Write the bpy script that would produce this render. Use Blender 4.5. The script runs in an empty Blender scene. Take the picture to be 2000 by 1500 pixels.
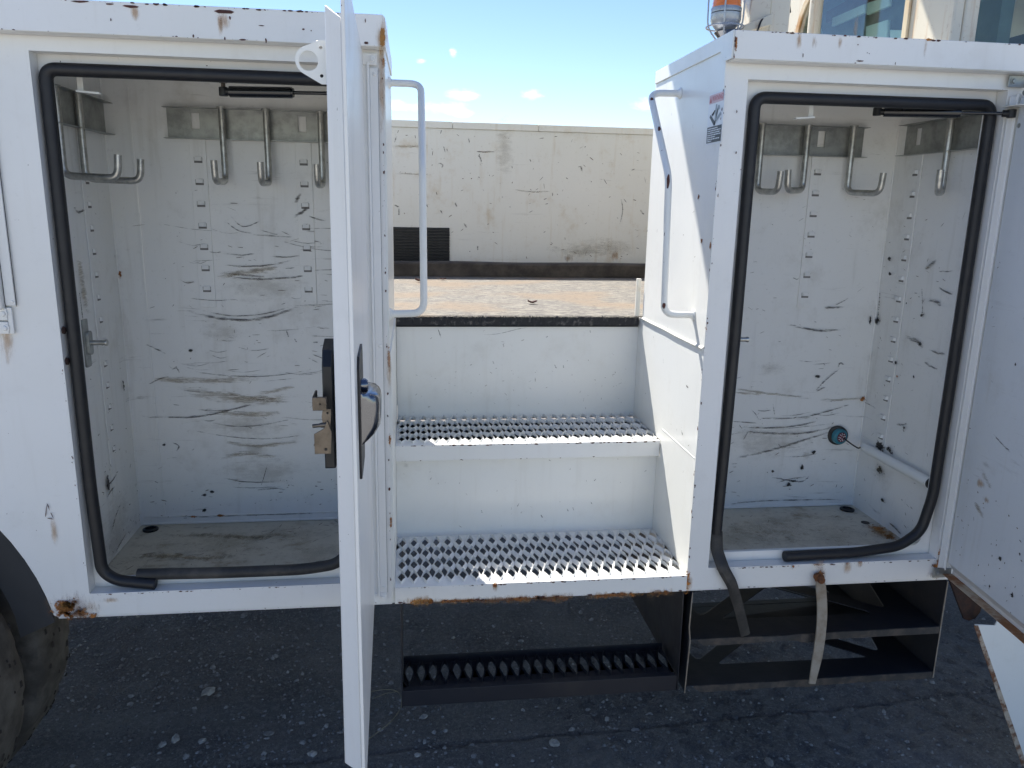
import bpy, bmesh, math, random
import numpy as np
from mathutils import Vector, Matrix, noise as mnoise
R = math.radians
scn = bpy.context.scene
COL = scn.collection

# ------------------------------------------------------------------ camera
cam_d = bpy.data.cameras.new('camera'); cam = bpy.data.objects.new('camera', cam_d); COL.objects.link(cam)
scn.camera = cam
cam_d.sensor_fit = 'HORIZONTAL'; cam_d.sensor_width = 36.0; cam_d.lens = 1519.46 / 2000 * 36
cam_d.clip_start = 0.05; cam_d.clip_end = 2000
RT = Vector((0.99213104, -0.12374217, 0.0190754)); UP = Vector((0.00931036, 0.22484815, 0.97434933)); FW = Vector((0.12485717, 0.96650462, -0.22423092))
mw = Matrix((RT, UP, -FW)).transposed().to_4x4(); mw.translation = Vector((0, -1.7, 0.92557))
cam.matrix_world = mw

# ------------------------------------------------------------------ world, sun, exposure
SUN = Vector((-0.42, 1.0, 1.4)).normalized()          # direction towards the sun
world = bpy.data.worlds.new('World'); scn.world = world; world.use_nodes = True
wn = world.node_tree; wn.nodes.clear()
def N(nt, t, **kw):
    n = nt.nodes.new(t)
    for k, v in kw.items(): setattr(n, k, v)
    return n
sky = N(wn, 'ShaderNodeTexSky', sky_type='NISHITA', sun_disc=False)
sky.sun_elevation = math.asin(SUN.z); sky.sun_rotation = math.atan2(SUN.x, SUN.y)
sky.air_density = 1.0; sky.dust_density = 0.0; sky.ozone_density = 1.6; sky.altitude = 300
bg = N(wn, 'ShaderNodeBackground'); bg.inputs['Strength'].default_value = 0.055
wout = N(wn, 'ShaderNodeOutputWorld')
tc = N(wn, 'ShaderNodeTexCoord')
def wmath(op, a, b=None, c=None):
    n = N(wn, 'ShaderNodeMath', operation=op)
    for i, v in enumerate((a, b, c)):
        if v is None: continue
        if isinstance(v, (int, float)): n.inputs[i].default_value = v
        else: wn.links.new(v, n.inputs[i])
    return n.outputs[0]
lobes = [((.062, .99, .128), (.024, .05, .0075)), ((.142, .981, .131), (.018, .05, .008)), ((.028, .993, .113), (.045, .05, .0085)),
         ((-.02, .993, .114), (.02, .05, .0065)), ((.049, .984, .173), (.005, .05, .006)), ((.012, .986, .164), (.007, .05, .004)),
         ((.062, .99, .108), (.014, .05, .006)), ((-.09, .99, .12), (.03, .05, .008)), ((.30, .94, .12), (.05, .06, .010)), ((-.42, .90, .10), (.07, .06, .014)), ((.62, .78, .13), (.06, .07, .012))]
nz = N(wn, 'ShaderNodeTexNoise'); nz.inputs['Scale'].default_value = 28; nz.inputs['Detail'].default_value = 7; nz.inputs['Roughness'].default_value = .62
mp = N(wn, 'ShaderNodeMapping'); mp.inputs['Scale'].default_value = (1, 1, 2.4)
wn.links.new(tc.outputs['Generated'], mp.inputs['Vector']); wn.links.new(mp.outputs[0], nz.inputs['Vector'])
tot = None
for c, w in lobes:
    s = N(wn, 'ShaderNodeVectorMath', operation='SUBTRACT'); wn.links.new(tc.outputs['Generated'], s.inputs[0]); s.inputs[1].default_value = c
    m = N(wn, 'ShaderNodeVectorMath', operation='MULTIPLY'); wn.links.new(s.outputs[0], m.inputs[0]); m.inputs[1].default_value = tuple(1 / v for v in w)
    l = N(wn, 'ShaderNodeVectorMath', operation='LENGTH'); wn.links.new(m.outputs[0], l.inputs[0])
    f = wmath('MAXIMUM', wmath('SUBTRACT', 1.35, l.outputs['Value']), 0.0)
    tot = f if tot is None else wmath('MAXIMUM', tot, f)
cl = wmath('ADD', wmath('MULTIPLY', tot, 1.05), wmath('MULTIPLY', wmath('SUBTRACT', nz.outputs['Fac'], .5), 3.2))
mr = N(wn, 'ShaderNodeMapRange', interpolation_type='SMOOTHSTEP'); mr.inputs['From Min'].default_value = .35; mr.inputs['From Max'].default_value = 1.5
wn.links.new(wmath('MULTIPLY', cl, wmath('MINIMUM', wmath('MULTIPLY', tot, 3.0), 1.0)), mr.inputs['Value'])
mx = N(wn, 'ShaderNodeMix', data_type='RGBA'); mx.inputs['B'].default_value = (7.0, 7.05, 7.1, 1)
wn.links.new(wmath('MULTIPLY', mr.outputs[0], .85), mx.inputs['Factor']); wn.links.new(sky.outputs[0], mx.inputs['A'])
hs_ = N(wn, 'ShaderNodeHueSaturation'); hs_.inputs['Saturation'].default_value = 1.12; hs_.inputs['Hue'].default_value = .510; hs_.inputs['Value'].default_value = .95; wn.links.new(sky.outputs[0], hs_.inputs['Color']); wn.links.new(hs_.outputs[0], mx.inputs['A'])
wn.links.new(mx.outputs['Result'], bg.inputs['Color']); wn.links.new(bg.outputs[0], wout.inputs['Surface'])

sun_d = bpy.data.lights.new('sun', 'SUN'); sun_d.energy = 2.8; sun_d.angle = R(0.53); sun_d.color = (1.0, .955, .88)
sun = bpy.data.objects.new('sun', sun_d); COL.objects.link(sun)
sun.rotation_euler = SUN.to_track_quat('Z', 'Y').to_euler()

scn.view_settings.view_transform = 'Standard'; scn.view_settings.look = 'None'; scn.view_settings.gamma = 1
scn.view_settings.use_curve_mapping = False
scn.view_settings.exposure = 1.85
scn.cycles.max_bounces = 12; scn.cycles.diffuse_bounces = 8

# ------------------------------------------------------------------ mesh helpers
class MB:
    def __init__(s): s.v = []; s.f = []; s.uv = []
    def add(s, vs, fs, uvs=None):
        o = len(s.v); s.v += [tuple(v) for v in vs]; s.f += [tuple(i + o for i in f) for f in fs]
        if uvs is not None: s.uv += list(uvs)
        return s
    def box(s, x0, x1, y0, y1, z0, z1):
        x0, x1 = min(x0, x1), max(x0, x1); y0, y1 = min(y0, y1), max(y0, y1); z0, z1 = min(z0, z1), max(z0, z1)
        return s.add([(x0, y0, z0), (x1, y0, z0), (x1, y1, z0), (x0, y1, z0), (x0, y0, z1), (x1, y0, z1), (x1, y1, z1), (x0, y1, z1)],
                     [(0, 3, 2, 1), (4, 5, 6, 7), (0, 1, 5, 4), (1, 2, 6, 5), (2, 3, 7, 6), (3, 0, 4, 7)])
    def hexa(s, b, t):      # two quads bottom / top, same winding (ccw from above)
        return s.add(list(b) + list(t), [(0, 3, 2, 1), (4, 5, 6, 7), (0, 1, 5, 4), (1, 2, 6, 5), (2, 3, 7, 6), (3, 0, 4, 7)])
    def tube(s, path, r, n=12, cap=True, rs=None, flat=None):
        P = [Vector(p) for p in path]; k = len(P); rings = []; up = None
        for i in range(k):
            t = (P[min(i + 1, k - 1)] - P[max(i - 1, 0)]).normalized()
            if up is None:
                a = Vector((0, 0, 1)) if abs(t.z) < .9 else Vector((0, 1, 0)); up = (a - t * a.dot(t)).normalized()
            else:
                up = (up - t * up.dot(t)).normalized()
            sd = t.cross(up); rr = rs[i] if rs else r
            for j in range(n):
                an = 2 * math.pi * j / n; ca, sa = math.cos(an), math.sin(an)
                if flat: ca *= flat[0]; sa *= flat[1]
                rings.append(P[i] + up * (ca * rr) + sd * (sa * rr))
        fs = [(i * n + j, i * n + (j + 1) % n, (i + 1) * n + (j + 1) % n, (i + 1) * n + j) for i in range(k - 1) for j in range(n)]
        if cap: fs += [tuple(range(n - 1, -1, -1)), tuple((k - 1) * n + j for j in range(n))]
        return s.add(rings, fs)
    def lathe(s, c, axis, prof, n=20):     # prof: list of (dist along axis, radius)
        a = Vector(axis).normalized(); u = a.orthogonal().normalized(); w = a.cross(u); c = Vector(c)
        vs = [c + a * d + (u * math.cos(2 * math.pi * j / n) + w * math.sin(2 * math.pi * j / n)) * max(r, 1e-5) for d, r in prof for j in range(n)]
        k = len(prof)
        fs = [(i * n + j, i * n + (j + 1) % n, (i + 1) * n + (j + 1) % n, (i + 1) * n + j) for i in range(k - 1) for j in range(n)]
        fs += [tuple(range(n - 1, -1, -1)), tuple((k - 1) * n + j for j in range(n))]
        return s.add(vs, fs)
    def plate(s, outer, holes, frame, t):  # 2D outline with holes, frame = (origin, u, v), extruded by t along u x v
        O, U, V = (Vector(a) for a in frame); W = U.cross(V).normalized()
        cu = bpy.data.curves.new('tmp', 'CURVE'); cu.dimensions = '2D'; cu.fill_mode = 'BOTH'; K = 50.0; cu.extrude = abs(t) / 2 * K
        for lp in [outer] + list(holes):
            sp = cu.splines.new('POLY'); sp.points.add(len(lp) - 1); sp.use_cyclic_u = True
            for p, q in zip(sp.points, lp): p.co = (q[0] * K, q[1] * K, 0, 1)
        ob = bpy.data.objects.new('tmp', cu); me = bpy.data.meshes.new_from_object(ob)
        vs = [O + U * (v.co.x / K) + V * (v.co.y / K) + W * (v.co.z / K + t / 2) for v in me.vertices]
        s.add(vs, [tuple(p.vertices) for p in me.polygons])
        bpy.data.objects.remove(ob); bpy.data.meshes.remove(me); bpy.data.curves.remove(cu)
        return s
    def mesh(s, name):
        me = bpy.data.meshes.new(name); me.from_pydata(s.v, [], s.f)
        if s.uv:
            ul = me.uv_layers.new(name='uv'); i = 0
            for uv in s.uv: ul.data[i].uv = uv; i += 1
        return me

def rect(x0, x1, z0, z1): return [(x0, z0), (x1, z0), (x1, z1), (x0, z1)]
def rrect(x0, x1, z0, z1, r, n=6):
    out = []
    for cx, cz, a in ((x1 - r, z0 + r, -90), (x1 - r, z1 - r, 0), (x0 + r, z1 - r, 90), (x0 + r, z0 + r, 180)):
        for i in range(n + 1): out.append((cx + r * math.cos(R(a + 90 * i / n)), cz + r * math.sin(R(a + 90 * i / n))))
    return out
def circ(cx, cz, r, n=20): return [(cx + r * math.cos(2 * math.pi * i / n), cz + r * math.sin(2 * math.pi * i / n)) for i in range(n)]
def fillet(pts, r, n=5):     # round the corners of a 3D polyline
    P = [Vector(p) for p in pts]; out = [P[0]]
    for a, b, c in zip(P, P[1:], P[2:]):
        d1 = (a - b); d2 = (c - b); rr = min(r, d1.length * .49, d2.length * .49); p0 = b + d1.normalized() * rr; p1 = b + d2.normalized() * rr
        for i in range(n + 1):
            t = i / n; out.append(p0 * (1 - t) ** 2 + b * 2 * t * (1 - t) + p1 * t * t)
    return out + [P[-1]]

def part(name, mb, mat, parent=None, label=None, bevel=0, smooth=False, kind=None, seg=2, weld=True):
    me = mb.mesh(name)
    if weld and not mb.uv:
        bm = bmesh.new(); bm.from_mesh(me); bmesh.ops.remove_doubles(bm, verts=bm.verts, dist=1e-6); bmesh.ops.recalc_face_normals(bm, faces=bm.faces); bm.to_mesh(me); bm.free()
    co = np.empty(len(me.vertices) * 3, 'f'); me.vertices.foreach_get('co', co); co = co.reshape(-1, 3)
    c = (co.min(0) + co.max(0)) / 2; c[2] = co[:, 2].min()
    me.vertices.foreach_set('co', (co - c).ravel()); me.update()
    o = bpy.data.objects.new(name, me); COL.objects.link(o)
    me.materials.append(mat)
    o.location = Vector([float(a) for a in c])
    if parent:
        o.parent = parent; o.location = Vector([float(a) for a in c]) - world_loc(parent)
    o['wl'] = [float(a) for a in c]
    if label: o['label'] = label
    if kind: o['kind'] = kind
    if smooth:
        for p in me.polygons: p.use_smooth = True
        try: me.set_sharp_from_angle(angle=R(38))
        except Exception: pass
    if bevel:
        m = o.modifiers.new('bevel', 'BEVEL'); m.width = bevel; m.segments = seg; m.limit_method = 'ANGLE'; m.angle_limit = R(40)
        for p in me.polygons: p.use_smooth = True
        try: me.set_sharp_from_angle(angle=R(30))
        except Exception: pass
        m.harden_normals = False
    return o
def world_loc(o): return Vector(o['wl'])
def thing(name, label, cat, loc, group=None):
    o = bpy.data.objects.new(name, None); COL.objects.link(o); o.location = loc; o['wl'] = list(map(float, loc))
    o['label'] = label; o['category'] = cat
    if group: o['group'] = group
    return o
def tag(o, label, cat, group=None):
    o['label'] = label; o['category'] = cat
    if group: o['group'] = group
    return o
def shift(o, d, parent=None):       # copy of a part (not its children) moved by d, mesh shared
    c = o.copy(); COL.objects.link(c); wl = world_loc(o) + Vector(d); c['wl'] = list(wl)
    p = parent or o.parent; c.parent = p; c.location = wl - world_loc(p)
    return c

# ------------------------------------------------------------------ materials
def new_mat(name):
    m = bpy.data.materials.new(name); m.use_nodes = True; nt = m.node_tree
    return m, nt, nt.nodes['Principled BSDF']
class G:      # small node-graph helper on world positions
    def __init__(s, nt): s.nt = nt; s.pos = N(nt, 'ShaderNodeNewGeometry').outputs['Position']
    def math(s, op, a, b=None, c=None, clamp=False):
        n = N(s.nt, 'ShaderNodeMath', operation=op); n.use_clamp = clamp
        for i, v in enumerate((a, b, c)):
            if v is None: continue
            if isinstance(v, (int, float)): n.inputs[i].default_value = v
            else: s.nt.links.new(v, n.inputs[i])
        return n.outputs[0]
    def noise(s, scale, detail=4, rough=.55, stretch=(1, 1, 1), off=(0, 0, 0), dist=0):
        mp = N(s.nt, 'ShaderNodeMapping'); mp.inputs['Scale'].default_value = stretch; mp.inputs['Location'].default_value = off
        s.nt.links.new(s.pos, mp.inputs['Vector'])
        n = N(s.nt, 'ShaderNodeTexNoise'); n.inputs['Scale'].default_value = scale; n.inputs['Detail'].default_value = detail; n.inputs['Roughness'].default_value = rough; n.inputs['Distortion'].default_value = dist
        s.nt.links.new(mp.outputs[0], n.inputs['Vector']); return n.outputs['Fac']
    def ramp(s, v, a, b):
        n = N(s.nt, 'ShaderNodeMapRange', interpolation_type='SMOOTHSTEP'); n.inputs['From Min'].default_value = a; n.inputs['From Max'].default_value = b
        s.nt.links.new(v, n.inputs['Value']); return n.outputs[0]
    def mix(s, f, a, b):
        n = N(s.nt, 'ShaderNodeMix', data_type='RGBA')
        for k, v in (('Factor', f), ('A', a), ('B', b)):
            if isinstance(v, (int, float)): n.inputs[k].default_value = v
            elif isinstance(v, tuple): n.inputs[k].default_value = v + (1,)
            else: s.nt.links.new(v, n.inputs[k])
        return n.outputs['Result']
    def sep(s):
        n = N(s.nt, 'ShaderNodeSeparateXYZ'); s.nt.links.new(s.pos, n.inputs[0]); return n.outputs
    def bump(s, h, strength, dist, bsdf, prev=None):
        n = N(s.nt, 'ShaderNodeBump'); n.inputs['Strength'].default_value = strength; n.inputs['Distance'].default_value = dist
        s.nt.links.new(h, n.inputs['Height'])
        if prev: s.nt.links.new(prev, n.inputs['Normal'])
        s.nt.links.new(n.outputs[0], bsdf.inputs['Normal']); return n.outputs[0]

def paint(name, base, rough=.34, grime=.25, grime_col=(.36, .30, .2), chips=.5, scuff=0., scuff_z=None, coat=.15, wave=.25, peel=.06):
    m, nt, b = new_mat(name); g = G(nt)
    big = g.noise(1.7, 3); col = g.mix(g.ramp(big, .3, .75), base, tuple(v * w for v, w in zip(base, (.955, .95, .925))))
    gr = g.noise(7, 6, .68, off=(3, 1, 2)); col = g.mix(g.math('MULTIPLY', g.ramp(gr, .52, .78), grime), col, grime_col)
    run = g.noise(9, 3, .6, stretch=(4, 4, .35)); col = g.mix(g.math('MULTIPLY', g.ramp(run, .55, .85), grime * .8), col, grime_col)
    fine = g.noise(75, 3, .75); col = g.mix(g.math('MULTIPLY', g.ramp(fine, .58, .80), grime * .55), col, tuple(v * .55 for v in grime_col))
    rg = g.math('MULTIPLY_ADD', g.ramp(gr, .4, .8), .22, rough)
    if scuff:
        s1 = g.noise(4.5, 5, .72, stretch=(1.0, 1.0, 11), off=(5, 2, 7), dist=.35); ms = g.noise(3.3, 4, .6, off=(9, 4, 1))
        f = g.math('MULTIPLY', g.ramp(s1, .60, .74), g.ramp(ms, .44, .62))
        col = g.mix(g.math('MULTIPLY', f, scuff), col, (.17, .155, .13))
        s2 = g.noise(16, 5, .75, stretch=(1, 1, 5), off=(1, 8, 3), dist=.8); f2 = g.math('MULTIPLY', g.ramp(s2, .67, .75), g.ramp(ms, .38, .60))
        col = g.mix(g.math('MULTIPLY', f2, scuff), col, (.07, .066, .065))
    if chips:
        c1 = g.noise(120, 2, .5, off=(2, 2, 5)); m2 = g.noise(6, 3, .6, off=(7, 7, 7))
        f = g.math('MULTIPLY', g.ramp(c1, .755, .775), g.ramp(m2, .50, .60)); col = g.mix(g.math('MULTIPLY', f, chips), col, (.07, .035, .025))
    nt.links.new(col, b.inputs['Base Color']); nt.links.new(rg, b.inputs['Roughness'])
    b.inputs['Coat Weight'].default_value = coat; b.inputs['Coat Roughness'].default_value = .12; b.inputs['Specular IOR Level'].default_value = .45
    
    if wave: g.bump(g.noise(3.2, 1, .5), wave, .01, b)
    return m
WHITE = (.795, .80, .775)
m_paint = paint('white_paint', WHITE, grime=.14, chips=.8)
m_front = paint('white_front_paint', (.805, .80, .785), grime=.12, chips=.9, wave=.55)
m_warm = paint('worn_cream_paint', (.70, .69, .635), rough=.42, grime=.5, grime_col=(.45, .33, .17), chips=.9, scuff=.35)
m_inner = paint('inner_paint', (.81, .805, .785), rough=.45, grime=.30, grime_col=(.36, .32, .25), chips=.6, scuff=.7, coat=.05, wave=.35)
m_floor = paint('inner_floor', (.56, .53, .45), rough=.62, grime=.95, grime_col=(.17, .115, .055), chips=.3, scuff=.75, coat=0, wave=.3)
m_tread = paint('white_tread_paint', (.80, .80, .78), rough=.42, grime=.12, chips=.5, coat=.05, wave=0)

def simple(name, col, rough=.5, metal=0, var=.3, scale=30, bump=.0, bscale=120, col2=None, coat=0, th=(.35, .7)):
    m, nt, b = new_mat(name); g = G(nt)
    c2 = col2 or tuple(v * (1 - var) for v in col)
    nt.links.new(g.mix(g.ramp(g.noise(scale, 7, .65), *th), col, c2), b.inputs['Base Color'])
    nt.links.new(g.math('MULTIPLY_ADD', g.noise(scale * 1.7, 4), .25, max(rough - .12, .02)), b.inputs['Roughness'])
    b.inputs['Metallic'].default_value = metal; b.inputs['Coat Weight'].default_value = coat
    if bump: g.bump(g.noise(bscale, 5, .65), bump, .004, b)
    return m
m_rubber = simple('black_rubber', (.011, .011, .013), .5, var=.0, col2=(.022, .021, .021), scale=22, th=(.5, .8), bump=.12)
m_rubber_dust = simple('dusty_rubber', (.026, .025, .024), .62, col2=(.075, .066, .056), scale=16, th=(.42, .75), bump=.15)
m_galv = simple('galvanised_steel', (.38, .39, .37), .42, metal=.6, var=.35, scale=26, bump=.05)
m_hook = simple('zinc_rod', (.55, .54, .50), .33, metal=.85, var=.35, scale=60, bump=.12, bscale=160)
m_chrome = simple('chrome', (.19, .195, .21), .10, metal=1, var=.1, scale=10)
m_steel = simple('latch_steel', (.17, .145, .12), .42, metal=.9, var=.4, scale=50, bump=.05)
m_black = simple('black_plastic', (.007, .008, .010), .42, var=.3, scale=20)
m_strut = simple('strut_black', (.008, .009, .012), .22, var=.2, scale=20, coat=.4)
m_navy = simple('dusty_black_steel', (.012, .014, .021), .40, col2=(.036, .033, .032), scale=9, th=(.45, .85), bump=.12, bscale=60)
m_rust = simple('rust', (.20, .075, .025), .85, col2=(.07, .028, .015), scale=45, bump=.5, bscale=120)
m_rustdark = simple('dark_rust', (.028, .015, .012), .85, col2=(.06, .026, .016), scale=45, bump=.4)
m_strap = simple('dusty_metal_strap', (.33, .295, .25), .62, metal=.2, col2=(.24, .19, .14), scale=30, bump=.15)
m_wood = simple('weathered_timber', (.032, .027, .023), .85, col2=(.08, .068, .055), scale=14, bump=.5, bscale=60)
m_amber = simple('amber_lens', (.85, .20, .02), .18, var=.15, scale=30, coat=.5)
m_lensbase = simple('grey_lens_base', (.42, .44, .46), .3, metal=.4, var=.2)
m_white_sticker = simple('decal_white', (.74, .76, .78), .35, var=.06)
m_black_sticker = simple('decal_black', (.03, .035, .04), .4, var=.2)
m_red_sticker = simple('decal_red', (.52, .10, .10), .4, var=.2)
m_pink_sticker = simple('decal_faded_red', (.62, .42, .44), .4, var=.1)
m_grey_sticker = simple('decal_grey', (.28, .33, .36), .4, var=.1)
m_teal = simple('teal_plug', (.03, .20, .26), .4, var=.2)
m_pin = simple('plug_pin', (.75, .74, .72), .4, var=.1)
m_leaf = simple('dry_leaf', (.09, .035, .03), .8, var=.5, scale=120)
m_straw = simple('dry_straw', (.30, .26, .17), .8, var=.3)
m_seat = simple('cab_upholstery', (.05, .055, .06), .8, var=.3)
m_tyre = simple('tyre_rubber', (.05, .046, .042), .82, col2=(.125, .117, .107), scale=13, th=(.35, .7), bump=.35, bscale=50)
m_stone = simple('pebble_grey', (.38, .37, .36), .85, col2=(.24, .24, .235), scale=55, bump=.3)
m_cabrust = paint('rusty_cream_paint', (.68, .63, .52), rough=.5, grime=1.0, grime_col=(.42, .20, .05), chips=1, coat=0)

def deco(name, col, col2, mode, k=1.0, rough=.7):
    m, nt, b = new_mat(name); g = G(nt)
    uv = N(nt, 'ShaderNodeUVMap'); sp = N(nt, 'ShaderNodeSeparateXYZ'); nt.links.new(uv.outputs[0], sp.inputs[0])
    nt.links.new(g.mix(g.ramp(g.noise(70, 5, .7), .35, .7), col, col2), b.inputs['Base Color']); b.inputs['Roughness'].default_value = rough
    if mode == 'streak':
        v = g.math('ABSOLUTE', g.math('MULTIPLY_ADD', sp.outputs['Y'], 2, -1)); u = g.math('ABSOLUTE', g.math('MULTIPLY_ADD', sp.outputs['X'], 2, -1))
        e = g.math('MULTIPLY', g.math('SUBTRACT', 1, g.math('POWER', v, 1.5)), g.math('SUBTRACT', 1, g.math('POWER', u, 3)))
        n = g.noise(34, 5, .78, stretch=(1, 1, 7)); a = g.ramp(g.math('MULTIPLY_ADD', g.math('SUBTRACT', n, .5), 3.2, e), .35, 1.25)
    else:
        l = N(nt, 'ShaderNodeVectorMath', operation='DISTANCE'); nt.links.new(uv.outputs[0], l.inputs[0]); l.inputs[1].default_value = (.5, .5, 0)
        e = g.math('SUBTRACT', 1, g.math('MULTIPLY', l.outputs['Value'], 2)); n = g.noise(*((45, 6, .8) if mode == 'blot' else (60, 5, .75, (1, 1, .18)) if mode == 'run' else (16, 6, .8, (1, 1, 2.5))))
        a = g.ramp(g.math('MULTIPLY_ADD', g.math('SUBTRACT', n, .5), 3.4 if mode == 'blot' else 2.6, e), .42 if mode == 'blot' else .15, .60 if mode == 'blot' else 1.1)
        a = g.math('MULTIPLY', a, g.ramp(e, 0, .18))
    nt.links.new(g.math('MULTIPLY', a, k), b.inputs['Alpha'])
    return m
d_scuff = deco('scuff_black', (.06, .057, .055), (.16, .145, .13), 'streak', .8)
d_brown = deco('stain_brown', (.26, .18, .08), (.36, .28, .16), 'streak', .5)
d_rust = deco('rust_patch', (.46, .18, .035), (.12, .045, .02), 'blot', 1)
d_glow = deco('rust_stain', (.50, .27, .08), (.42, .22, .08), 'run', .5)
d_dirt = deco('dirt_patch', (.36, .30, .20), (.26, .21, .14), 'soft', .22)
d_black = deco('black_abrasion', (.02, .02, .02), (.045, .04, .035), 'blot', 1)
m_chip = simple('paint_chip', (.055, .024, .02), .8, col2=(.11, .035, .025), scale=60)
m_scratch = simple('scratch_mark', (.10, .09, .085), .7, col2=(.19, .15, .10), scale=12)

# surface marks: frames are ('Y', y, side) or ('X', x, side) or ('Z', z, 1)
class Marks:
    def __init__(s, axis, val, out=-1, eps=.0007):
        s.ax = axis; s.val = val; s.out = out; s.eps = eps; s.b = {}
    def P(s, a, b, lift=0):
        w = s.val + s.out * (s.eps + lift)
        return {'Y': (a, w, b), 'X': (w, a, b), 'Z': (a, b, w)}[s.ax]
    def mb(s, k): return s.b.setdefault(k, MB())
    def ribbon(s, kind, pts, w):
        pts = [Vector(p) for p in pts]; sub = []
        for i in range(len(pts) - 1):     # smooth with Catmull-Rom
            p0, p1, p2, p3 = pts[max(i - 1, 0)], pts[i], pts[i + 1], pts[min(i + 2, len(pts) - 1)]
            for j in range(5):
                t = j / 5; sub.append(.5 * ((2 * p1) + (p2 - p0) * t + (2 * p0 - 5 * p1 + 4 * p2 - p3) * t * t + (3 * p1 - p0 - 3 * p2 + p3) * t ** 3))
        sub.append(pts[-1]); n = len(sub); L = len(s.b) * .00003; mb = s.mb(kind)
        vs = []
        for i, p in enumerate(sub):
            t = (sub[min(i + 1, n - 1)] - sub[max(i - 1, 0)]).normalized(); q = Vector((-t.y, t.x)) * (w / 2)
            vs += [s.P(*(p - q), L), s.P(*(p + q), L)]
        fs = []; uv = []
        for i in range(n - 1):
            fs.append((2 * i, 2 * i + 2, 2 * i + 3, 2 * i + 1)); u0, u1 = i / (n - 1), (i + 1) / (n - 1); uv += [(u0, 0), (u1, 0), (u1, 1), (u0, 1)]
        mb.add(vs, fs, uv)
    def patch(s, kind, c, w, h):
        a, b = c; mb = s.mb(kind); L = .0001 + len(s.b) * .00004
        mb.add([s.P(a - w / 2, b - h / 2, L), s.P(a + w / 2, b - h / 2, L), s.P(a + w / 2, b + h / 2, L), s.P(a - w / 2, b + h / 2, L)], [(0, 1, 2, 3)], [(0, 0), (1, 0), (1, 1), (0, 1)])
    def chip(s, c, w, h, rnd, kind='chip', rot=0):
        n = rnd.randint(6, 9); vs = []
        for i in range(n):
            a = 2 * math.pi * i / n; r = rnd.uniform(.55, 1.1); x, y = math.cos(a) * r * w / 2, math.sin(a) * r * h / 2
            vs.append(s.P(c[0] + x * math.cos(rot) - y * math.sin(rot), c[1] + x * math.sin(rot) + y * math.cos(rot), .0004))
        s.mb(kind).add(vs, [tuple(range(n))], [(.5, .5)] * n)
    def scratches(s, box, n, rnd, lo=.004, hi=.03, ang=.5, w=.0009, kind='scratch'):
        for _ in range(int(n * .6)):
            a = rnd.uniform(box[0], box[1]); b = rnd.uniform(box[2], box[3]); L = rnd.uniform(lo, hi) * rnd.uniform(.4, 1)
            th = rnd.gauss(0, ang); s.chip((a, b), L, w * rnd.uniform(.6, 2.0), rnd, kind, th)
    def done(s, parent, base='wear_marks'):
        for k, mb in s.b.items():
            m = {'scuff': d_scuff, 'brown': d_brown, 'rust': d_rust, 'glow': d_glow, 'dirt': d_dirt, 'black': d_black, 'chip': m_chip, 'scratch': m_scratch}[k]
            nm = {'scuff': 'scuff_mark', 'brown': 'brown_stain', 'rust': 'rust_patch', 'glow': 'rust_stain', 'dirt': 'dirt_patch', 'black': 'abrasion', 'chip': 'paint_chip', 'scratch': 'scratch'}[k]
            part(nm, mb, m, parent, kind='stuff', weld=False)
# ================================================================== SETTING: ground
GZ = -0.62
def axis_coords(a, b, step, far):
    c = list(np.arange(a, b + 1e-6, step)); s = step; x = b
    while x < far: s *= 1.5; x += s; c.append(x)
    s = step; x = a
    while x > -far: s *= 1.5; x -= s; c.insert(0, x)
    return np.array(c)
def fnoise(X, Y, sc, seed):
    rs = np.random.RandomState(seed); g = rs.rand(256, 256); x = X * sc; y = Y * sc
    xi = np.floor(x).astype(int); yi = np.floor(y).astype(int); fx = x - xi; fy = y - yi; fx = fx * fx * (3 - 2 * fx); fy = fy * fy * (3 - 2 * fy)
    a = g[xi % 256, yi % 256]; b = g[(xi + 1) % 256, yi % 256]; c = g[xi % 256, (yi + 1) % 256]; d = g[(xi + 1) % 256, (yi + 1) % 256]
    return (a * (1 - fx) + b * fx) * (1 - fy) + (c * (1 - fx) + d * fx) * fy - .5
gx = axis_coords(-1.7, 2.5, .010, 400); gy = axis_coords(-.35, 2.3, .010, 400)
X, Y = np.meshgrid(gx, gy); near = ((X > -1.75) & (X < 2.6) & (Y > -.5) & (Y < 2.5)).astype(float)
Z = GZ + (fnoise(X, Y, 3, 1) * .014 + near * (fnoise(X, Y, 11, 2) * .006 + fnoise(X, Y, 95, 4) * .0035))
tw = near * (X > .45) * (Y < .75)                         # faint tyre-track lugs pressed into the dirt
Z -= tw * .004 * ((np.sin((X * .97 + Y * .25) * 62) > .2) * (np.sin((Y - X * .12) * 75 + 2 * np.sin(X * 31)) > -.1))
Z -= near * .005 * (np.abs(Y - .28 - .05 * X) < .007)
nx, ny = len(gx), len(gy)
me = bpy.data.meshes.new('ground'); me.vertices.add(nx * ny); me.vertices.foreach_set('co', np.stack([X, Y, Z], -1).reshape(-1))
ii = (np.arange(ny - 1)[:, None] * nx + np.arange(nx - 1)[None]).reshape(-1); q = np.stack([ii, ii + 1, ii + nx + 1, ii + nx], -1).reshape(-1)
me.loops.add(len(q)); me.loops.foreach_set('vertex_index', q.astype('i')); me.polygons.add(len(ii)); me.polygons.foreach_set('loop_start', np.arange(0, len(q), 4, dtype='i'))
me.polygons.foreach_set('use_smooth', np.ones(len(ii), bool)); me.update(); me.validate()
m, nt, b = new_mat('gravel_dirt'); g = G(nt)
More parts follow.
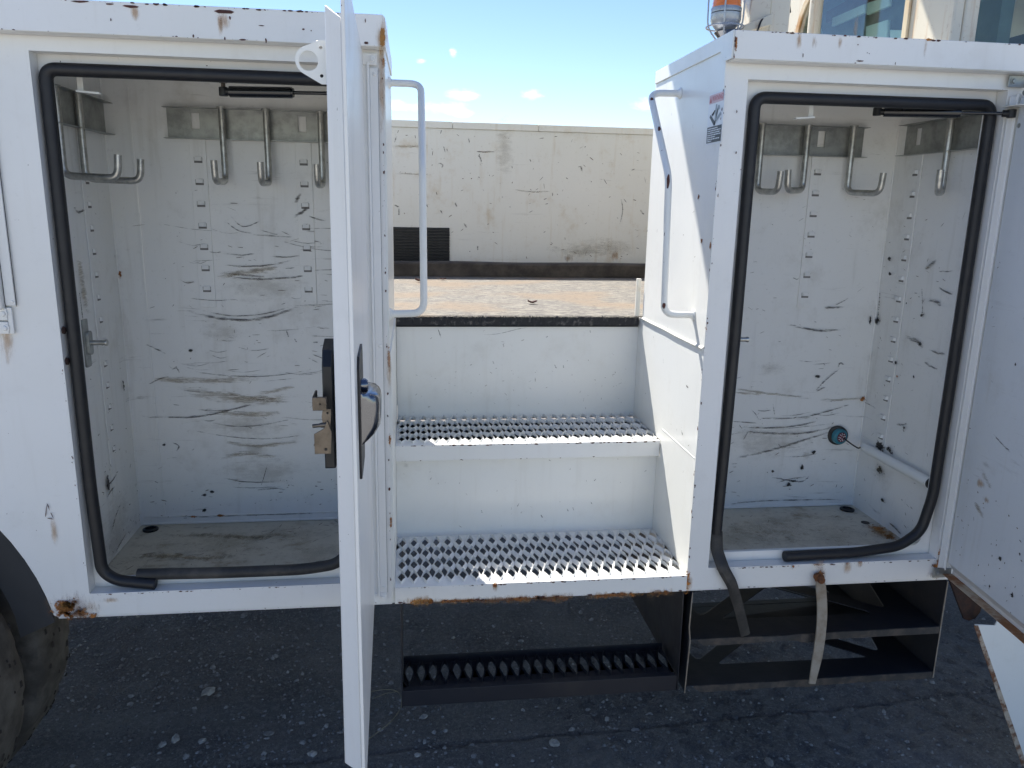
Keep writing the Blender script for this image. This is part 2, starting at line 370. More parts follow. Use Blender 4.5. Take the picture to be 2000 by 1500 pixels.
c = g.mix(g.ramp(g.noise(3, 4, .6), .35, .7), (.22, .20, .18), (.15, .138, .128)); c = g.mix(g.ramp(g.noise(60, 5, .8), .45, .68), c, (.29, .27, .245)); c = g.mix(g.ramp(g.noise(230, 3, .8), .58, .70), c, (.38, .37, .355)); c = g.mix(g.ramp(g.noise(150, 3, .8, off=(4, 4, 4)), .56, .72), c, (.06, .06, .06))
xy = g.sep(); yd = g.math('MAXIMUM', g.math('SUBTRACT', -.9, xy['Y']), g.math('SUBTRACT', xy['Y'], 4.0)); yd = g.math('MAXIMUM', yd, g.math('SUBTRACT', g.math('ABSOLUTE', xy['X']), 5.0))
c = g.mix(g.ramp(g.math('ADD', yd, g.math('MULTIPLY', g.noise(2.5, 4, .6), .6)), .25, .9), c, g.mix(g.ramp(g.noise(9, 5, .7), .35, .7), (.50, .475, .425), (.38, .36, .32)))   # unseen open yard made paler to bounce sunlight onto the shaded panels
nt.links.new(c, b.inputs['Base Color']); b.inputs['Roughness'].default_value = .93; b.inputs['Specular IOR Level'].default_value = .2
g.bump(g.noise(190, 5, .85), 1.0, .006, b)
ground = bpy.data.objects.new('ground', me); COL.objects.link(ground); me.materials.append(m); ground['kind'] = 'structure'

rnd = random.Random(5)
def rock(mb, c, r, rnd, sub=1, flat=.6):
    bm = bmesh.new(); bmesh.ops.create_icosphere(bm, subdivisions=sub, radius=1)
    sx, sy, sz = rnd.uniform(.75, 1.3), rnd.uniform(.7, 1.1), flat * rnd.uniform(.7, 1.2); a = rnd.uniform(0, 6.28); sd = rnd.uniform(0, 50)
    vs = []
    for v in bm.verts:
        k = 1 + .45 * mnoise.noise(v.co * 1.3 + Vector((sd, 0, 0))) + .25 * rnd.uniform(-.5, .5); x, y, z = v.co.x * sx * k, v.co.y * sy * k, v.co.z * sz * k
        vs.append((c[0] + r * (x * math.cos(a) - y * math.sin(a)), c[1] + r * (x * math.sin(a) + y * math.cos(a)), c[2] + r * z))
    mb.add(vs, [tuple(v.index for v in f.verts) for f in bm.faces]); bm.free()
def gz(x, y):
    i = int(np.clip(np.searchsorted(gx, x), 0, nx - 1)); j = int(np.clip(np.searchsorted(gy, y), 0, ny - 1)); return float(Z[j, i])
m_stone2 = simple('pebble_dark', (.24, .235, .23), .9, var=.4, scale=60); m_stone3 = simple('pebble_pale', (.40, .385, .36), .85, var=.4, scale=40)
# scattered gravel: thousands of small angular stones, denser towards the wheel
rs = np.random.RandomState(7)
OCT = np.array([(1, 0, 0), (.45, .85, .1), (-.5, .8, 0), (-1, 0, .1), (-.45, -.85, 0), (.5, -.8, .05), (.35, .25, .8), (-.35, .1, .9), (.05, -.4, .75)], float)
OF = np.array([(0, 1, 6), (1, 2, 7), (1, 7, 6), (2, 3, 7), (3, 4, 7), (4, 8, 7), (4, 5, 8), (5, 0, 6), (5, 6, 8), (6, 7, 8)])
def scatter(n, mat, mean, sig, cap, nm='gravel'):
    x = rs.uniform(-1.62, 2.45, n); y = rs.uniform(-.3, 2.2, n)
    keep = rs.rand(n) < np.clip(.95 - .33 * (x + .7), .22, 1) * np.where(fnoise(x, y, 4, 9) > -.12, 1, .35)
    x, y = x[keep], y[keep]; n = len(x); r = np.minimum(mean * np.exp(rs.randn(n) * sig), cap)
    zi = Z[np.clip(np.searchsorted(gy, y), 0, ny - 1), np.clip(np.searchsorted(gx, x), 0, nx - 1)]
    a = rs.uniform(0, 2 * np.pi, n); sx = rs.uniform(.7, 1.35, n); sy = rs.uniform(.6, 1.1, n); sz = rs.uniform(.45, 1.0, n)
    V = OCT[None] * (1 + rs.uniform(-.28, .28, (n, 9, 3))); px = V[..., 0] * sx[:, None] * r[:, None]; py = V[..., 1] * sy[:, None] * r[:, None]
    co = np.stack([x[:, None] + px * np.cos(a)[:, None] - py * np.sin(a)[:, None], y[:, None] + px * np.sin(a)[:, None] + py * np.cos(a)[:, None], zi[:, None] - .12 * r[:, None] + V[..., 2] * sz[:, None] * r[:, None]], -1).reshape(-1, 3)
    f = (OF[None] + (np.arange(n) * 9)[:, None, None]).reshape(-1)
    me = bpy.data.meshes.new(nm); me.vertices.add(len(co)); me.vertices.foreach_set('co', co.ravel()); me.loops.add(len(f)); me.loops.foreach_set('vertex_index', f.astype('i'))
    k = len(f) // 3; me.polygons.add(k); me.polygons.foreach_set('loop_start', np.arange(0, len(f), 3, dtype='i')); me.update(); me.validate(); me.materials.append(mat)
    o = bpy.data.objects.new(nm, me); COL.objects.link(o); o['kind'] = 'stuff'
scatter(40000, m_stone2, .0034, .45, .010); scatter(16000, m_stone, .0036, .5, .012); scatter(1500, m_stone3, .0032, .55, .011)
stones = [((-.662, .608), .022, 'large flat pale stone lying alone on the shaded gravel left of the open door', m_stone3),
          ((-.705, .395), .016, 'grey stone in front of the pale flat stone, biggest of a loose pair', m_stone), ((-.735, .375), .013, 'grey stone touching the bigger stone of the pair in front of the flat stone', m_stone),
          ((-.625, .38), .010, 'small angular stone just right of the loose pair of grey stones', m_stone), ((-.44, .39), .016, 'dark angular stone between the loose pair and the open door', m_stone2),
          ((-.30, .29), .014, 'round bluish stone close to the lower end of the open door', m_stone), ((.02, .42), .012, 'round stone under the left end of the black hanging step', m_stone),
          ((.0, .42 - .17), .011, 'stone on the dirt in front of the black hanging step, left of its middle', m_stone), ((1.00, .12), .014, 'flat stone lying on the dirt in front of the metal strap', m_stone2),
          ((.93, .60), .016, 'stone seen through the triangular hole of the lower black rack shelf', m_stone3), ((.66, .31), .012, 'pale stone in front of the gap between hanging step and black rack', m_stone),
          ((.40, .26), .017, 'long flat stone chip on the dirt in front of the hanging step', m_stone), ((1.62, .50), .013, 'grey stone beside the rusty lower edge of the side skirt', m_stone)]
for (x, y), r, lb, mm in stones:
    mb = MB(); rock(mb, (x, y, gz(x, y) + r * .25), r, random.Random(int(x * 991) + 7), 2, .5); tag(part('stone', mb, mm, label=lb), lb, 'stone')
mb = MB(); pts = [(-.17, .56, gz(-.17, .56) + .006), (-.10, .555, gz(-.1, .55) + .022), (-.055, .53, gz(-.05, .53) + .03), (-.045, .47, gz(-.04, .47) + .012), (-.08, .40, gz(-.08, .4) + .005), (-.15, .32, gz(-.15, .32) + .004)]
mb.tube(fillet(pts, .03), .0011, 6); mb.tube([(-.06, .53, gz(-.06, .53) + .028), (-.10, .545, gz(-.1, .54) + .012), (-.14, .53, gz(-.14, .53) + .004)], .0009, 5)
tag(part('grass_stem', mb, m_straw, smooth=True), 'thin dry curved grass stem on the gravel beside the open door', 'grass stem')

# ================================================================== THE TRUCK
T = thing('service_truck', 'white service truck body with open tool cabinets, entry steps and cab, chipped and rusty', 'truck', (0.3, 1.0, GZ))
# ---------- left cabinet
FZ = 1.226
arch = [(-1.355 + .555 * math.cos(R(a)), -.10 + .555 * math.sin(R(a))) for a in range(11, 170, 5)]
outer = [(-2.5, 0), (-1.91, 0.0)] + [p for p in reversed(arch)] + [(-.80, 0.0), (-.0565, 0.0), (-.0565, FZ), (-2.5, FZ)]
OL = (-.729, -.118, .055, 1.197); OR = (.72, 1.333, .057, 1.199)
cabL = part('tool_cabinet', MB().plate(outer, [rect(*OL)], ((0, .003, 0), (1, 0, 0), (0, 0, 1)), -.003), m_front, T, 'left tool cabinet with deep scuffed compartment and wheel arch', bevel=.0012)
def shell(cab, x0, x1, yb, fl, op, inx, mats, ztop=1.222):
    ix0, ix1 = inx; o = op
    # rebate return faces and inner flange round the opening
    r = MB()
    r.box(o[0] - .003, o[0], .0032, .036, o[2], o[3]); r.box(o[1], o[1] + .003, .0032, .036, o[2], o[3])
    r.box(o[0] - .003, o[1] + .003, .0032, .036, o[3], o[3] + .003); r.box(o[0] - .003, o[1] + .003, .0032, .036, o[2] - .003, o[2])
    part('door_rebate', r, mats[0], cab)
    f = MB().plate(rect(o[0] - .0035, o[1] + .0035, o[2] - .0035, o[3] + .0035), [rrect(o[0] + .026, o[1] - .026, o[2] + .024, o[3] - .026, .02)], ((0, .0385, 0), (1, 0, 0), (0, 0, 1)), -.002)
    part('door_frame', f, mats[0], cab, bevel=.0006)
    part('ceiling_panel', MB().box(ix0 - .002, ix1 + .002, .0045, yb + .002, ztop, ztop + .002), mats[1], cab)
    part('floor_panel', MB().box(ix0, ix1, .0045, yb - .001, fl - .002, fl), mats[2], cab)
    part('back_panel', MB().box(ix0 - .002, ix1 + .002, yb, yb + .002, .0025, ztop - .001), mats[1], cab, 'scuffed inner back wall')
    part('side_panel', MB().box(ix0 - .002, ix0, .0045, yb - .0005, .0035, ztop - .001), mats[1], cab); part('side_panel', MB().box(ix1, ix1 + .002, .0045, yb - .0005, .0035, ztop - .001), mats[1], cab)
    w = MB().tube([(ix0, yb - .001, fl + .004), (ix1, yb - .001, fl + .004)], .003, 6).tube([(ix0 + .001, yb - .001, fl), (ix0 + .001, yb - .001, ztop)], .0028, 6).tube([(ix1 - .001, yb - .001, fl), (ix1 - .001, yb - .001, ztop)], .0028, 6)
    part('weld_bead', w, mats[1], cab, smooth=True)
shell(cabL, -.785, -.09, .512, .004, OL, (-.785, -.062), (m_front, m_inner, m_floor))
part('body_side', MB().box(-.0565, -.053, .0032, .505, -.0, 1.279), m_paint, cabL)
part('skirt_flange', MB().box(-.80, -.0565, .004, .05, -.0032, -.0005), m_front, cabL)
part('roof_panel', MB().box(-2.5, -.0535, -.030, .53, 1.2805, 1.2835), m_front, cabL)
part('rear_panel', MB().box(-2.5, -.054, .526, .529, .0, 1.28), m_paint, cabL)
fas = MB().box(-2.5, -.055, -.036, -.033, 1.225, 1.2835).box(-2.5, -.055, -.033, -.0005, 1.2245, 1.2265)
part('roof_fascia', fas, m_front, cabL, bevel=.0015)
mb = MB().hexa([(-.055, -.036, 1.225), (-.050, -.034, 1.225), (-.050, .50, 1.250), (-.0525, .50, 1.250)], [(-.055, -.036, 1.2837), (-.050, -.034, 1.279), (-.050, .50, 1.286), (-.0525, .50, 1.286)])
part('edge_trim', mb, m_front, cabL, 'bent trim with rusty front end', bevel=.001)
# ridge on the inner back wall (formed seam left of the strips)
part('seam_rib', MB().box(-.722, -.716, .509, .5118, .03, 1.20).box(-.775, -.085, .508, .5118, .028, .031), m_inner, cabL, bevel=.001)
# ---------- right cabinet
cabR = part('tool_cabinet', MB().plate(rect(.6665, 1.405, 0, 1.232), [rect(*OR)], ((0, .003, 0), (1, 0, 0), (0, 0, 1)), -.003), m_front, T, 'right tool cabinet with hanging rubber seal', bevel=.0012)
shell(cabR, .666, 1.40, .409, .043, OR, (.69, 1.339), (m_front, m_inner, m_floor), 1.228)
part('body_side', MB().box(.6665, .670, .0032, .4985, 0, 1.284), m_paint, cabR)
part('body_side', MB().box(1.4015, 1.405, .0032, .4985, 0, 1.284), m_paint, cabR)
part('rear_panel', MB().box(.6665, 1.405, .499, .502, 0, 1.284), m_paint, cabR)
part('roof_panel', MB().box(.6675, 1.75, -.030, .503, 1.2845, 1.2875), m_front, cabR)
part('roof_fascia', MB().box(.667, 1.75, -.036, -.033, 1.232, 1.288).box(.667, 1.75, -.033, -.0005, 1.2305, 1.2325), m_front, cabR, bevel=.0015)
tr = MB().plate([(.499, 1.256), (.499, 1.2885), (-.036, 1.2885), (-.036, 1.232), (-.003, 1.232), (.018, 1.238), (.030, 1.256)], [], ((.6665, 0, 0), (0, 1, 0), (0, 0, 1)), -.0035)
part('edge_trim', tr, m_paint, cabR, bevel=.0012)
part('skirt_flange', MB().box(.6665, 1.405, .004, .05, -.0032, -.0005), m_front, cabR)
seam = MB().tube([(.6655, .497, .609), (.6650, .40, .6085), (.6652, .30, .6095), (.6650, .20, .608), (.6655, .006, .609)], .0042, 8)
part('weld_bead', seam, m_warm, cabR, smooth=True)
part('seam_rib', MB().box(.6655, .669, .012, .26, .3405, .3425), m_paint, cabR, bevel=.0008)
part('step_wall', MB().box(.6665, .670, .5025, .5412, 0, .606), m_paint, cabR)
part('sill_ledge', MB().box(.747, 1.306, .0405, .052, .044, .0805), m_paint, cabR, bevel=.002)

# ---------- shelf strips with punched tabs
def strip(cab, fr, z0, z1, w, tabs, mat):
    """fr: (origin x, y, outward normal x, y) for a vertical strip"""
    (ox, oy), (nx_, ny_) = fr; ax = (abs(ny_), abs(nx_))     # along-wall direction
    def bx(mb, a0, a1, d0, d1, zz0, zz1):
        if ny_: y0, y1 = sorted((oy + ny_ * d0, oy + ny_ * d1)); mb.box(ox + a0, ox + a1, y0, y1, zz0, zz1)
        else: x0, x1 = sorted((ox + nx_ * d0, ox + nx_ * d1)); mb.box(x0, x1, oy + a0, oy + a1, zz0, zz1)
        return mb
    s = part('shelf_strip', bx(MB(), -w / 2, w / 2, .0003, .0038, z0, z1), mat, cab, bevel=.0008)
    first = None
    for z in tabs:
        if first is None:
            mb = MB(); bx(mb, -.0105, .0105, .0038, .0041, -.0085 + z, .006 + z)
            slot = part('slot', mb, m_slotgrey, cab)
            t = MB(); pr = [(-.0100, .0038), (-.008, .0095), (.008, .0095), (.0100, .0038)]
            for z_a, z_b in ((-.0030, .0072),):
                vs = []
                for a, d in pr:
                    for zz in (z_a, z_b):
                        vs.append((ox + a, oy + ny_ * (d + (0 if zz == z_a else -.0018)), z + zz) if ny_ else (ox + nx_ * (d + (0 if zz == z_a else -.0018)), oy + a, z + zz))
                t.add(vs, [(0, 2, 3, 1), (2, 4, 5, 3), (4, 6, 7, 5)])
            tab = part('slot_tab', t, mat, cab, weld=False)
            sm = tab.modifiers.new('solid', 'SOLIDIFY'); sm.thickness = .0012
            first = z
        else:
            shift(slot, (0, 0, z - first)); shift(tab, (0, 0, z - first))
m_slotgrey = simple('slot_shadow', (.22, .21, .20), .9, var=.2)
m_shadowslot = simple('slot_void', (.06, .055, .05), .9, var=.2)
zt = [1.026 - .0565 * i for i in range(7)]
strip(cabL, ((-.557, .512), (0, -1)), .637, 1.083, .042, zt, m_inner)
strip(cabL, ((-.287, .512), (0, -1)), .640, 1.083, .042, zt, m_inner)
strip(cabL, ((-.785, .36), (1, 0)), .16, 1.083, .06, [1.02 - .0565 * i for i in range(14)], m_inner)
strip(cabR, ((1.112, .409), (0, -1)), .655, 1.072, .040, [1.03 - .0565 * i for i in range(7)], m_inner)
strip(cabR, ((1.339, .305), (-1, 0)), .262, 1.077, .045, [1.03 - .0565 * i for i in range(14)], m_inner)
# ---------- hook rails (galvanised channels) and rod hooks
def rail(cab, a0, a1, fr, z0, z1, holes, lip=.022):
    (ox, oy), (nx_, ny_) = fr
    O, U = ((0, oy, 0), (1, 0, 0)) if ny_ else ((ox, 0, 0), (0, 1, 0))
    th = .0015
    O = Vector(O) + Vector((nx_, ny_, 0)) * .0045
    hs = []
    for h in holes: hs += [rect(h - .0105, h + .0105, z0 + .024, z1 - .012)]
    mb = MB().plate(rect(a0, a1, z0, z1), hs, (tuple(O), U, (0, 0, 1)), th)
    for z in (z0, z1):
        if ny_: mb.box(a0 - .006, a1 + .006, oy - .0045 - lip, oy - .0048, z - .0012, z)
        else: x0, x1 = sorted((ox + nx_ * .0048, ox + nx_ * (.0045 + lip))); mb.box(x0, x1, a0 - .006, a1 + .006, z - .0012, z)
    return part('hook_rail', mb, m_galv, cab)
rail(cabL, -.627, -.075, ((0, .512), (0, -1)), 1.078, 1.154, [-.557, -.287]); rail(cabL, .03, .505, ((-.785, 0), (1, 0)), 1.083, 1.160, [.36])
rail(cabR, .70, 1.234, ((0, .409), (0, -1)), 1.072, 1.150, [1.112]); rail(cabR, .05, .365, ((1.339, 0), (-1, 0)), 1.077, 1.156, [.31])
def hook(cab, top, d, arm, length=.185, tip=.048, r=.0083):
    x, y, z = top; dx, dy = d; n = math.hypot(dx, dy); dx /= n; dy /= n
    p = [(x, y, z), (x, y, z - length), (x + dx * arm, y + dy * arm, z - length - .003), (x + dx * (arm + .004), y + dy * (arm + .004), z - length + tip)]
    mb = MB().tube(fillet(p, .022, 6), r, 12); mb.lathe((x, y, z - .003), (0, 0, 1), [(0, .0115), (.004, .0115), (.005, .009)], 12)
    return part('hook', mb, m_hook, cab, smooth=True)
for t in ((-.485, .483, 1.156), (-.374, .483, 1.155), (-.236, .483, 1.153)): hook(cabL, t, (-.01, -1), .105)
hook(cabL, (-.770, .205, 1.160), (1, -.03), .115, .19); hook(cabL, (-.770, .325, 1.162), (1, -.04), .125, .195)
hook(cabR, (.932, .385, 1.150), (.25, -1), .085, .175, .05); hook(cabR, (1.062, .385, 1.150), (-.75, -.62), .095, .170, .05)
hook(cabR, (1.193, .385, 1.152), (.45, -1), .100, .175, .05); hook(cabR, (1.320, .165, 1.152), (-.66, -.80), .105, .175, .05)
# ---------- little white drop brackets under the ceiling
def zbr(cab, x, y, z, s):
    mb = MB().box(x - .006, x + .006, y - .001, y + .001, z - .055, 1.2215).hexa([(x - .006, y - .012, z - .057), (x + .006 + s * .034 if s > 0 else x + .006, y - .012, z - .060), (x + .006 + s * .034 if s > 0 else x + .006, y + .001, z - .060), (x - .006, y + .001, z - .057)] if s > 0 else
                [(x - .040, y - .012, z - .061), (x + .006, y - .012, z - .057), (x + .006, y + .001, z - .057), (x - .040, y + .001, z - .061)],
                [(x - .006, y - .012, z - .053), (x + .040, y - .012, z - .056), (x + .040, y + .001, z - .056), (x - .006, y + .001, z - .053)] if s > 0 else
                [(x - .040, y - .012, z - .057), (x + .006, y - .012, z - .053), (x + .006, y + .001, z - .053), (x - .040, y + .001, z - .057)])
    part('drop_bracket', mb, m_paint, cab, bevel=.0006)
zbr(cabL, -.672, .085, 1.190, 1); zbr(cabR, .911, .085, 1.190, -1)
# ---------- gas struts
def strut(cab, x0, x1, x2, y, z, y2=None, dz=0, plate=True):
    y2 = y if y2 is None else y2; A = Vector((x0, y, z)); B = Vector((x2, y2, z + dz)); d = (B - A).normalized(); L1 = (x1 - x0) / d.x
    mb = MB().tube([A + d * .014, A + d * L1], .0115, 18).tube([A + d * L1, A + d * (L1 + .004)], .0095, 18)
    s = part('gas_strut', mb, m_strut, cab, smooth=True)
    r = part('strut_rod', MB().tube([A + d * (L1 + .004), B - d * .016], .0038, 12), m_strut, cab, smooth=True)
    e = MB()
    for c in (A, B): e.lathe(c + Vector((0, 0, -.009)), (0, 0, 1), [(0, .008), (.001, .0095), (.017, .0095), (.018, .008)], 14)
    e.tube([A, A + d * .016], .0075, 12).tube([B, B - d * .018], .0075, 12)
    part('strut_end', e, m_black, cab, smooth=True)
    st = MB().lathe(A + Vector((0, 0, .008)), (0, 0, 1), [(0, .0045), (.009, .0045), (.0092, .008), (.0115, .008)], 12)
    part('ball_stud', st, m_steel, cab, smooth=True)
    if plate: part('strut_plate', MB().box(x0 - .05, x0 + .06, y - .015, y + .02, z + .0195, z + .0215).box(x0 - .05, x0 + .06, y + .018, y + .020, z + .0215, 1.222), m_paint, cab, bevel=.0006)
strut(cabL, -.393, -.250, -.128, .10, 1.147, y2=.06)
strut(cabR, 1.083, 1.240, 1.338, .10, 1.155, y2=-.012, dz=-.008)
# ---------- strikers
def striker(cab, x, y, z, s=1, pinl=.04):
    mb = MB().plate(rrect(-.006, .020, -.052, .052, .004, 3) , [], ((x, y, z), (0, 1, 0), (0, 0, 1)), .004)
    mb.plate(rrect(.006, .026, -.026, .026, .008, 4), [], ((x + .004, y - .004, z), (0, 1, 0), (0, 0, 1)), .006)
    part('striker_plate', mb, m_galv, cab, bevel=.0008)
    part('striker_pin', MB().lathe((x + .009, y + .012, z), (1, 0, 0), [(0, .0055), (pinl - .006, .0055), (pinl - .004, .0068), (pinl, .0068), (pinl + .001, .005)], 14), m_hook, cab, smooth=True)
striker(cabL, -.7015, .046, .618, 1, .034); striker(cabR, .7470, .046, .622, 1, .040)
for cab, (x, z) in ((cabL, (-.7285, .652)), (cabL, (-.7285, .586))):
    part('bolt', MB().lathe((x + .0002, .016, z), (1, 0, 0), [(0, .0085), (.003, .0085), (.0045, .006)], 6), m_rustdark, cab)
# ---------- floor drain grommets
for cab, x, y, z in ((cabL, -.748, .475, .0045), (cabR, 1.300, .370, .0435)):
    mb = MB(); n = 28
    mb.lathe((x, y, z), (0, 0, 1), [(0, .021), (.004, .021), (.0055, .018), (.0055, .0145), (.0015, .0135), (.001, .0135)], n)
    part('drain_ring', mb, m_black, cab, smooth=True)
part('drain_hole', MB().lathe((1.300, .272, .0433), (0, 0, 1), [(0, .012), (.0012, .012)], 18), m_shadowslot, cabR)
# ---------- plug connector, cable, conduit in right cabinet
cx, cz = 1.262, .270
plug = part('plug_socket', MB().lathe((cx, .408, cz), (-.35, -1, 0), [(0, .029), (.006, .030), (.010, .028), (.011, .024)], 28), m_black, cabR, smooth=True)
part('plug_face', MB().lathe((cx - .003, .398, cz), (.18, -1, 0), [(0, .023), (.013, .023), (.015, .020), (.0155, .016)], 26), m_teal, cabR, smooth=True)
part('plug_insert', MB().lathe((cx - .0003, .3835, cz), (.18, -1, 0), [(0, .0148), (.0018, .0148)], 24), simple('plug_red', (.16, .015, .03), .5), cabR)
pin = None
u = Vector((1, .18, 0)).normalized()
for k, (r_, n_) in enumerate([(.0108, 9), (.0052, 4)]):
    for j in range(n_):
        a = 2 * math.pi * j / n_ + .2; c = Vector((cx + .0001, .3815, cz)) + u * math.cos(a) * r_ + Vector((0, 0, math.sin(a) * r_))
        if pin is None: pin = part('pin', MB().lathe(c, (.18, -1, 0), [(0, .0019), (.0012, .0019), (.002, .0012)], 8), m_pin, cabR); pc = c
        else: shift(pin, c - pc)
part('cable', MB().tube(fillet([(cx + .002, .374, cz), (cx + .016, .35, cz - .013), (cx + .035, .345, cz - .024), (1.308, .352, .249), (1.317, .354, .249)], .02), .0022, 8), m_black, cabR, smooth=True)
part('conduit_tube', MB().tube([(1.318, .352, .2475), (1.3175, .25, .248), (1.317, .045, .248)], .0135, 20), m_paint, cabR, smooth=True)
part('conduit_cap', MB().tube([(1.317, .0455, .248), (1.317, .040, .248)], .0148, 20), m_black, cabR, smooth=True)

# ---------- rubber door seals
def seal(cab, path, mat, r=.0130, rf=.03):
    P = fillet(path, rf, 8); mb = MB().tube(P, r, 16)
    return part('rubber_seal', mb, mat, cab, smooth=True)
# flattened profile: up axis = across the frame, so it reads as a wide bulb with a groove
ys = .026
seal(cabL, [(-.150, ys, .073), (-.138, ys, .115), (-.138, ys, 1.168), (-.712, ys, 1.168), (-.712, ys, .30), (-.706, ys - .002, .10), (-.675, ys - .006, .077), (-.590, ys - .010, .066)], m_rubber, rf=.022)
seal(cabL, [(-.632, ys + .004, .085), (-.45, ys + .002, .082), (-.26, ys, .0835), (-.185, ys, .094), (-.155, ys, .125)], m_rubber_dust, .0130, .05)
seal(cabR, [(.927, ys - .004, .071), (1.12, ys - .002, .073), (1.24, ys, .085), (1.295, ys, .125), (1.314, ys, .22), (1.316, ys, .5), (1.316, ys, 1.168), (.749, ys, 1.166), (.749, ys, .62), (.746, ys, .35), (.741, ys - .004, .14)], m_rubber, rf=.026)
# loose tail hanging out over the sill
tl = MB(); tp = fillet([(.741, .022, .145), (.742, .012, .10), (.752, -.012, .062), (.776, -.016, .022), (.800, -.012, -.04), (.830, -.006, -.128)], .012, 5)
n = len(tp); vs = []
for i, p in enumerate(tp):
    w = .0165 - .004 * (i / n); t = (tp[min(i + 1, n - 1)] - tp[max(i - 1, 0)]).normalized(); sd = Vector((t.z, 0, -t.x)).normalized() * -1
    for a, dd in ((-1, 0), (-.5, -.006 if i < n * .7 else -.003), (.5, -.006 if i < n * .7 else -.003), (1, 0), (.5, .003), (-.5, .003)): vs.append(p + sd * w * a + Vector((0, dd, 0)))
tl.add(vs, [(i * 6 + j, i * 6 + (j + 1) % 6, (i + 1) * 6 + (j + 1) % 6, (i + 1) * 6 + j) for i in range(n - 1) for j in range(6)] + [tuple(range(5, -1, -1)), tuple((n - 1) * 6 + j for j in range(6))])
part('seal_tail', tl, m_rubber_dust, cabR, 'loose end of the rubber seal hanging over the sill', smooth=True)
# ================================================================== steps between the cabinets
XL, XR = -.0495, .6640
steps = part('steps', MB().box(XL, .6662, .2930, .2955, .036, .262), m_paint, T, 'lower riser plate of the entry steps')
part('riser', MB().box(XL, .6662, .5380, .5405, .30, .578), m_paint, steps)
part('step_shade_liner', MB().box(XL + .001, XR - .001, .297, .536, .06, .064), m_navy, steps)  # dark sheets added so the hollow under the tread holes looks shaded
part('step_shade_liner', MB().box(XL + .001, XR - .001, .2965, .299, .066, .30), m_navy, steps)
part('step_shade_liner', MB().box(XL + .001, XR - .001, .534, .5365, .066, .296), m_navy, steps)
part('step_wall', MB().box(-.0528, -.0500, .0032, .5235, .0, .606), m_paint, steps)
def cell(mb, cx, cy, z, hw, hh, kind, rnd, rim=.0105, sc=1.0, down=.010, rounder=.0):
    n = 24; B = []; H = []; H2 = []
    for i in range(n):
        a = 2 * math.pi * i / n; ca, sa = math.cos(a), math.sin(a); k = 1 / (abs(ca) + abs(sa))          # rhombus boundary
        B.append((cx + hw * ca * k, cy + hh * sa * k, z + (0 if kind == 'A' else 0)))
        if kind == 'A':
            kk = k * (1 - rounder) + rounder * .82; back = 1.0 if sa > 0 else 1.0
            h = sc; hx = hw * h * ca * kk * (.76 if sa > 0 else .68); hy = hh * h * sa * kk * (.74 if sa > 0 else .92)
            lift = rim * (.35 + .65 * max(sa, -.1) ** .6 if sa > 0 else .35 + .15 * abs(sa)); jag = rnd.uniform(0, .0022) if abs(sa) > .2 else 0
            H.append((cx + hx, cy + hy, z + lift + jag)); H2.append((cx + hx * .97, cy + hy * .97, z + lift * .5 - down * .35))
        else:
            h = sc; H.append((cx + hw * .62 * ca * k, cy + hh * .86 * sa * k, z - .0025)); H2.append((cx + hw * .62 * ca * k, cy + hh * .86 * sa * k, z - .0015 - down * .35))
    fs = [(i, (i + 1) % n, n + (i + 1) % n, n + i) for i in range(n)] + [(n + i, n + (i + 1) % n, 2 * n + (i + 1) % n, 2 * n + i) for i in range(n)]
    mb.add(B + H + H2, fs)
def grating(x0, x1, yf, rows, q, z, ncol, rnd, yback, rim=.0105, sc=1.0, rounder=.25, down=.01):
    mb = MB(); p = (x1 - x0) / ncol; hw = p / 2; hh = q / 2
    c0 = yf + hh                                              # centre of first A row
    for r in range(rows):
        for k in range(ncol): cell(mb, x0 + hw + k * p, c0 + r * q, z, hw, hh, 'A', rnd, rim, sc, down, rounder)
        if r < rows - 1:
            for k in range(ncol - 1): cell(mb, x0 + p + k * p, c0 + hh + r * q, z, hw, hh, 'B', rnd, rim, sc, down)
            for xx, s in ((x0, 1), (x1, -1)):
                cy = c0 + hh + r * q; mb.add([(xx, cy - hh, z), (xx + s * hw, cy, z), (xx, cy + hh, z)], [(0, 1, 2)])
    yb = c0 + (rows - 1) * q + hh
    for k in range(ncol + 1):
        xx = x0 + k * p
        for yy, s in ((yf, 1), (yb, -1)):
            a = xx - hw if k > 0 else xx; b2 = xx + hw if k < ncol else xx
            mb.add([(a, yy, z), (b2, yy, z), (xx, yy + s * hh, z)], [(0, 1, 2)])
    if yback > yb: mb.add([(x0, yb, z), (x1, yb, z), (x1, yback, z - .004), (x0, yback, z - .004)], [(0, 1, 2, 3)])
    return mb, yb
r1 = random.Random(3)
def tread(name_lip, yf, z, rows, q, yback, lipz, xr=XR, mat=m_tread, x0=XL, ncol=24, marg=.012, **kw):
    mb, yb = grating(x0, xr, yf + marg, rows, q, z, ncol, r1, yback, **kw)
    # front nosing: short flat then rolled lip
    mb.add([(x0, yf, z - .0015), (xr, yf, z - .0015), (xr, yf + marg, z), (x0, yf + marg, z)], [(0, 1, 2, 3)])
    t = part('tread', mb, mat, steps)
    for p_ in t.data.polygons: p_.use_smooth = True
    t.data.set_sharp_from_angle(angle=R(50))
    lip = part('tread_lip', MB().box(x0 - .0005, xr + .0005, yf - .0005, yf + .003, lipz, z - .0008).box(x0, xr, yf + .003, yf + .024, lipz, lipz + .002), mat, steps, bevel=.0015)
    return t
tread('lip', -.0012, .0420, 4, .064, .2925, -.001, xr=.6655)
tread('lip', .2675, .3070, 4, .0620, .5375, .2625)
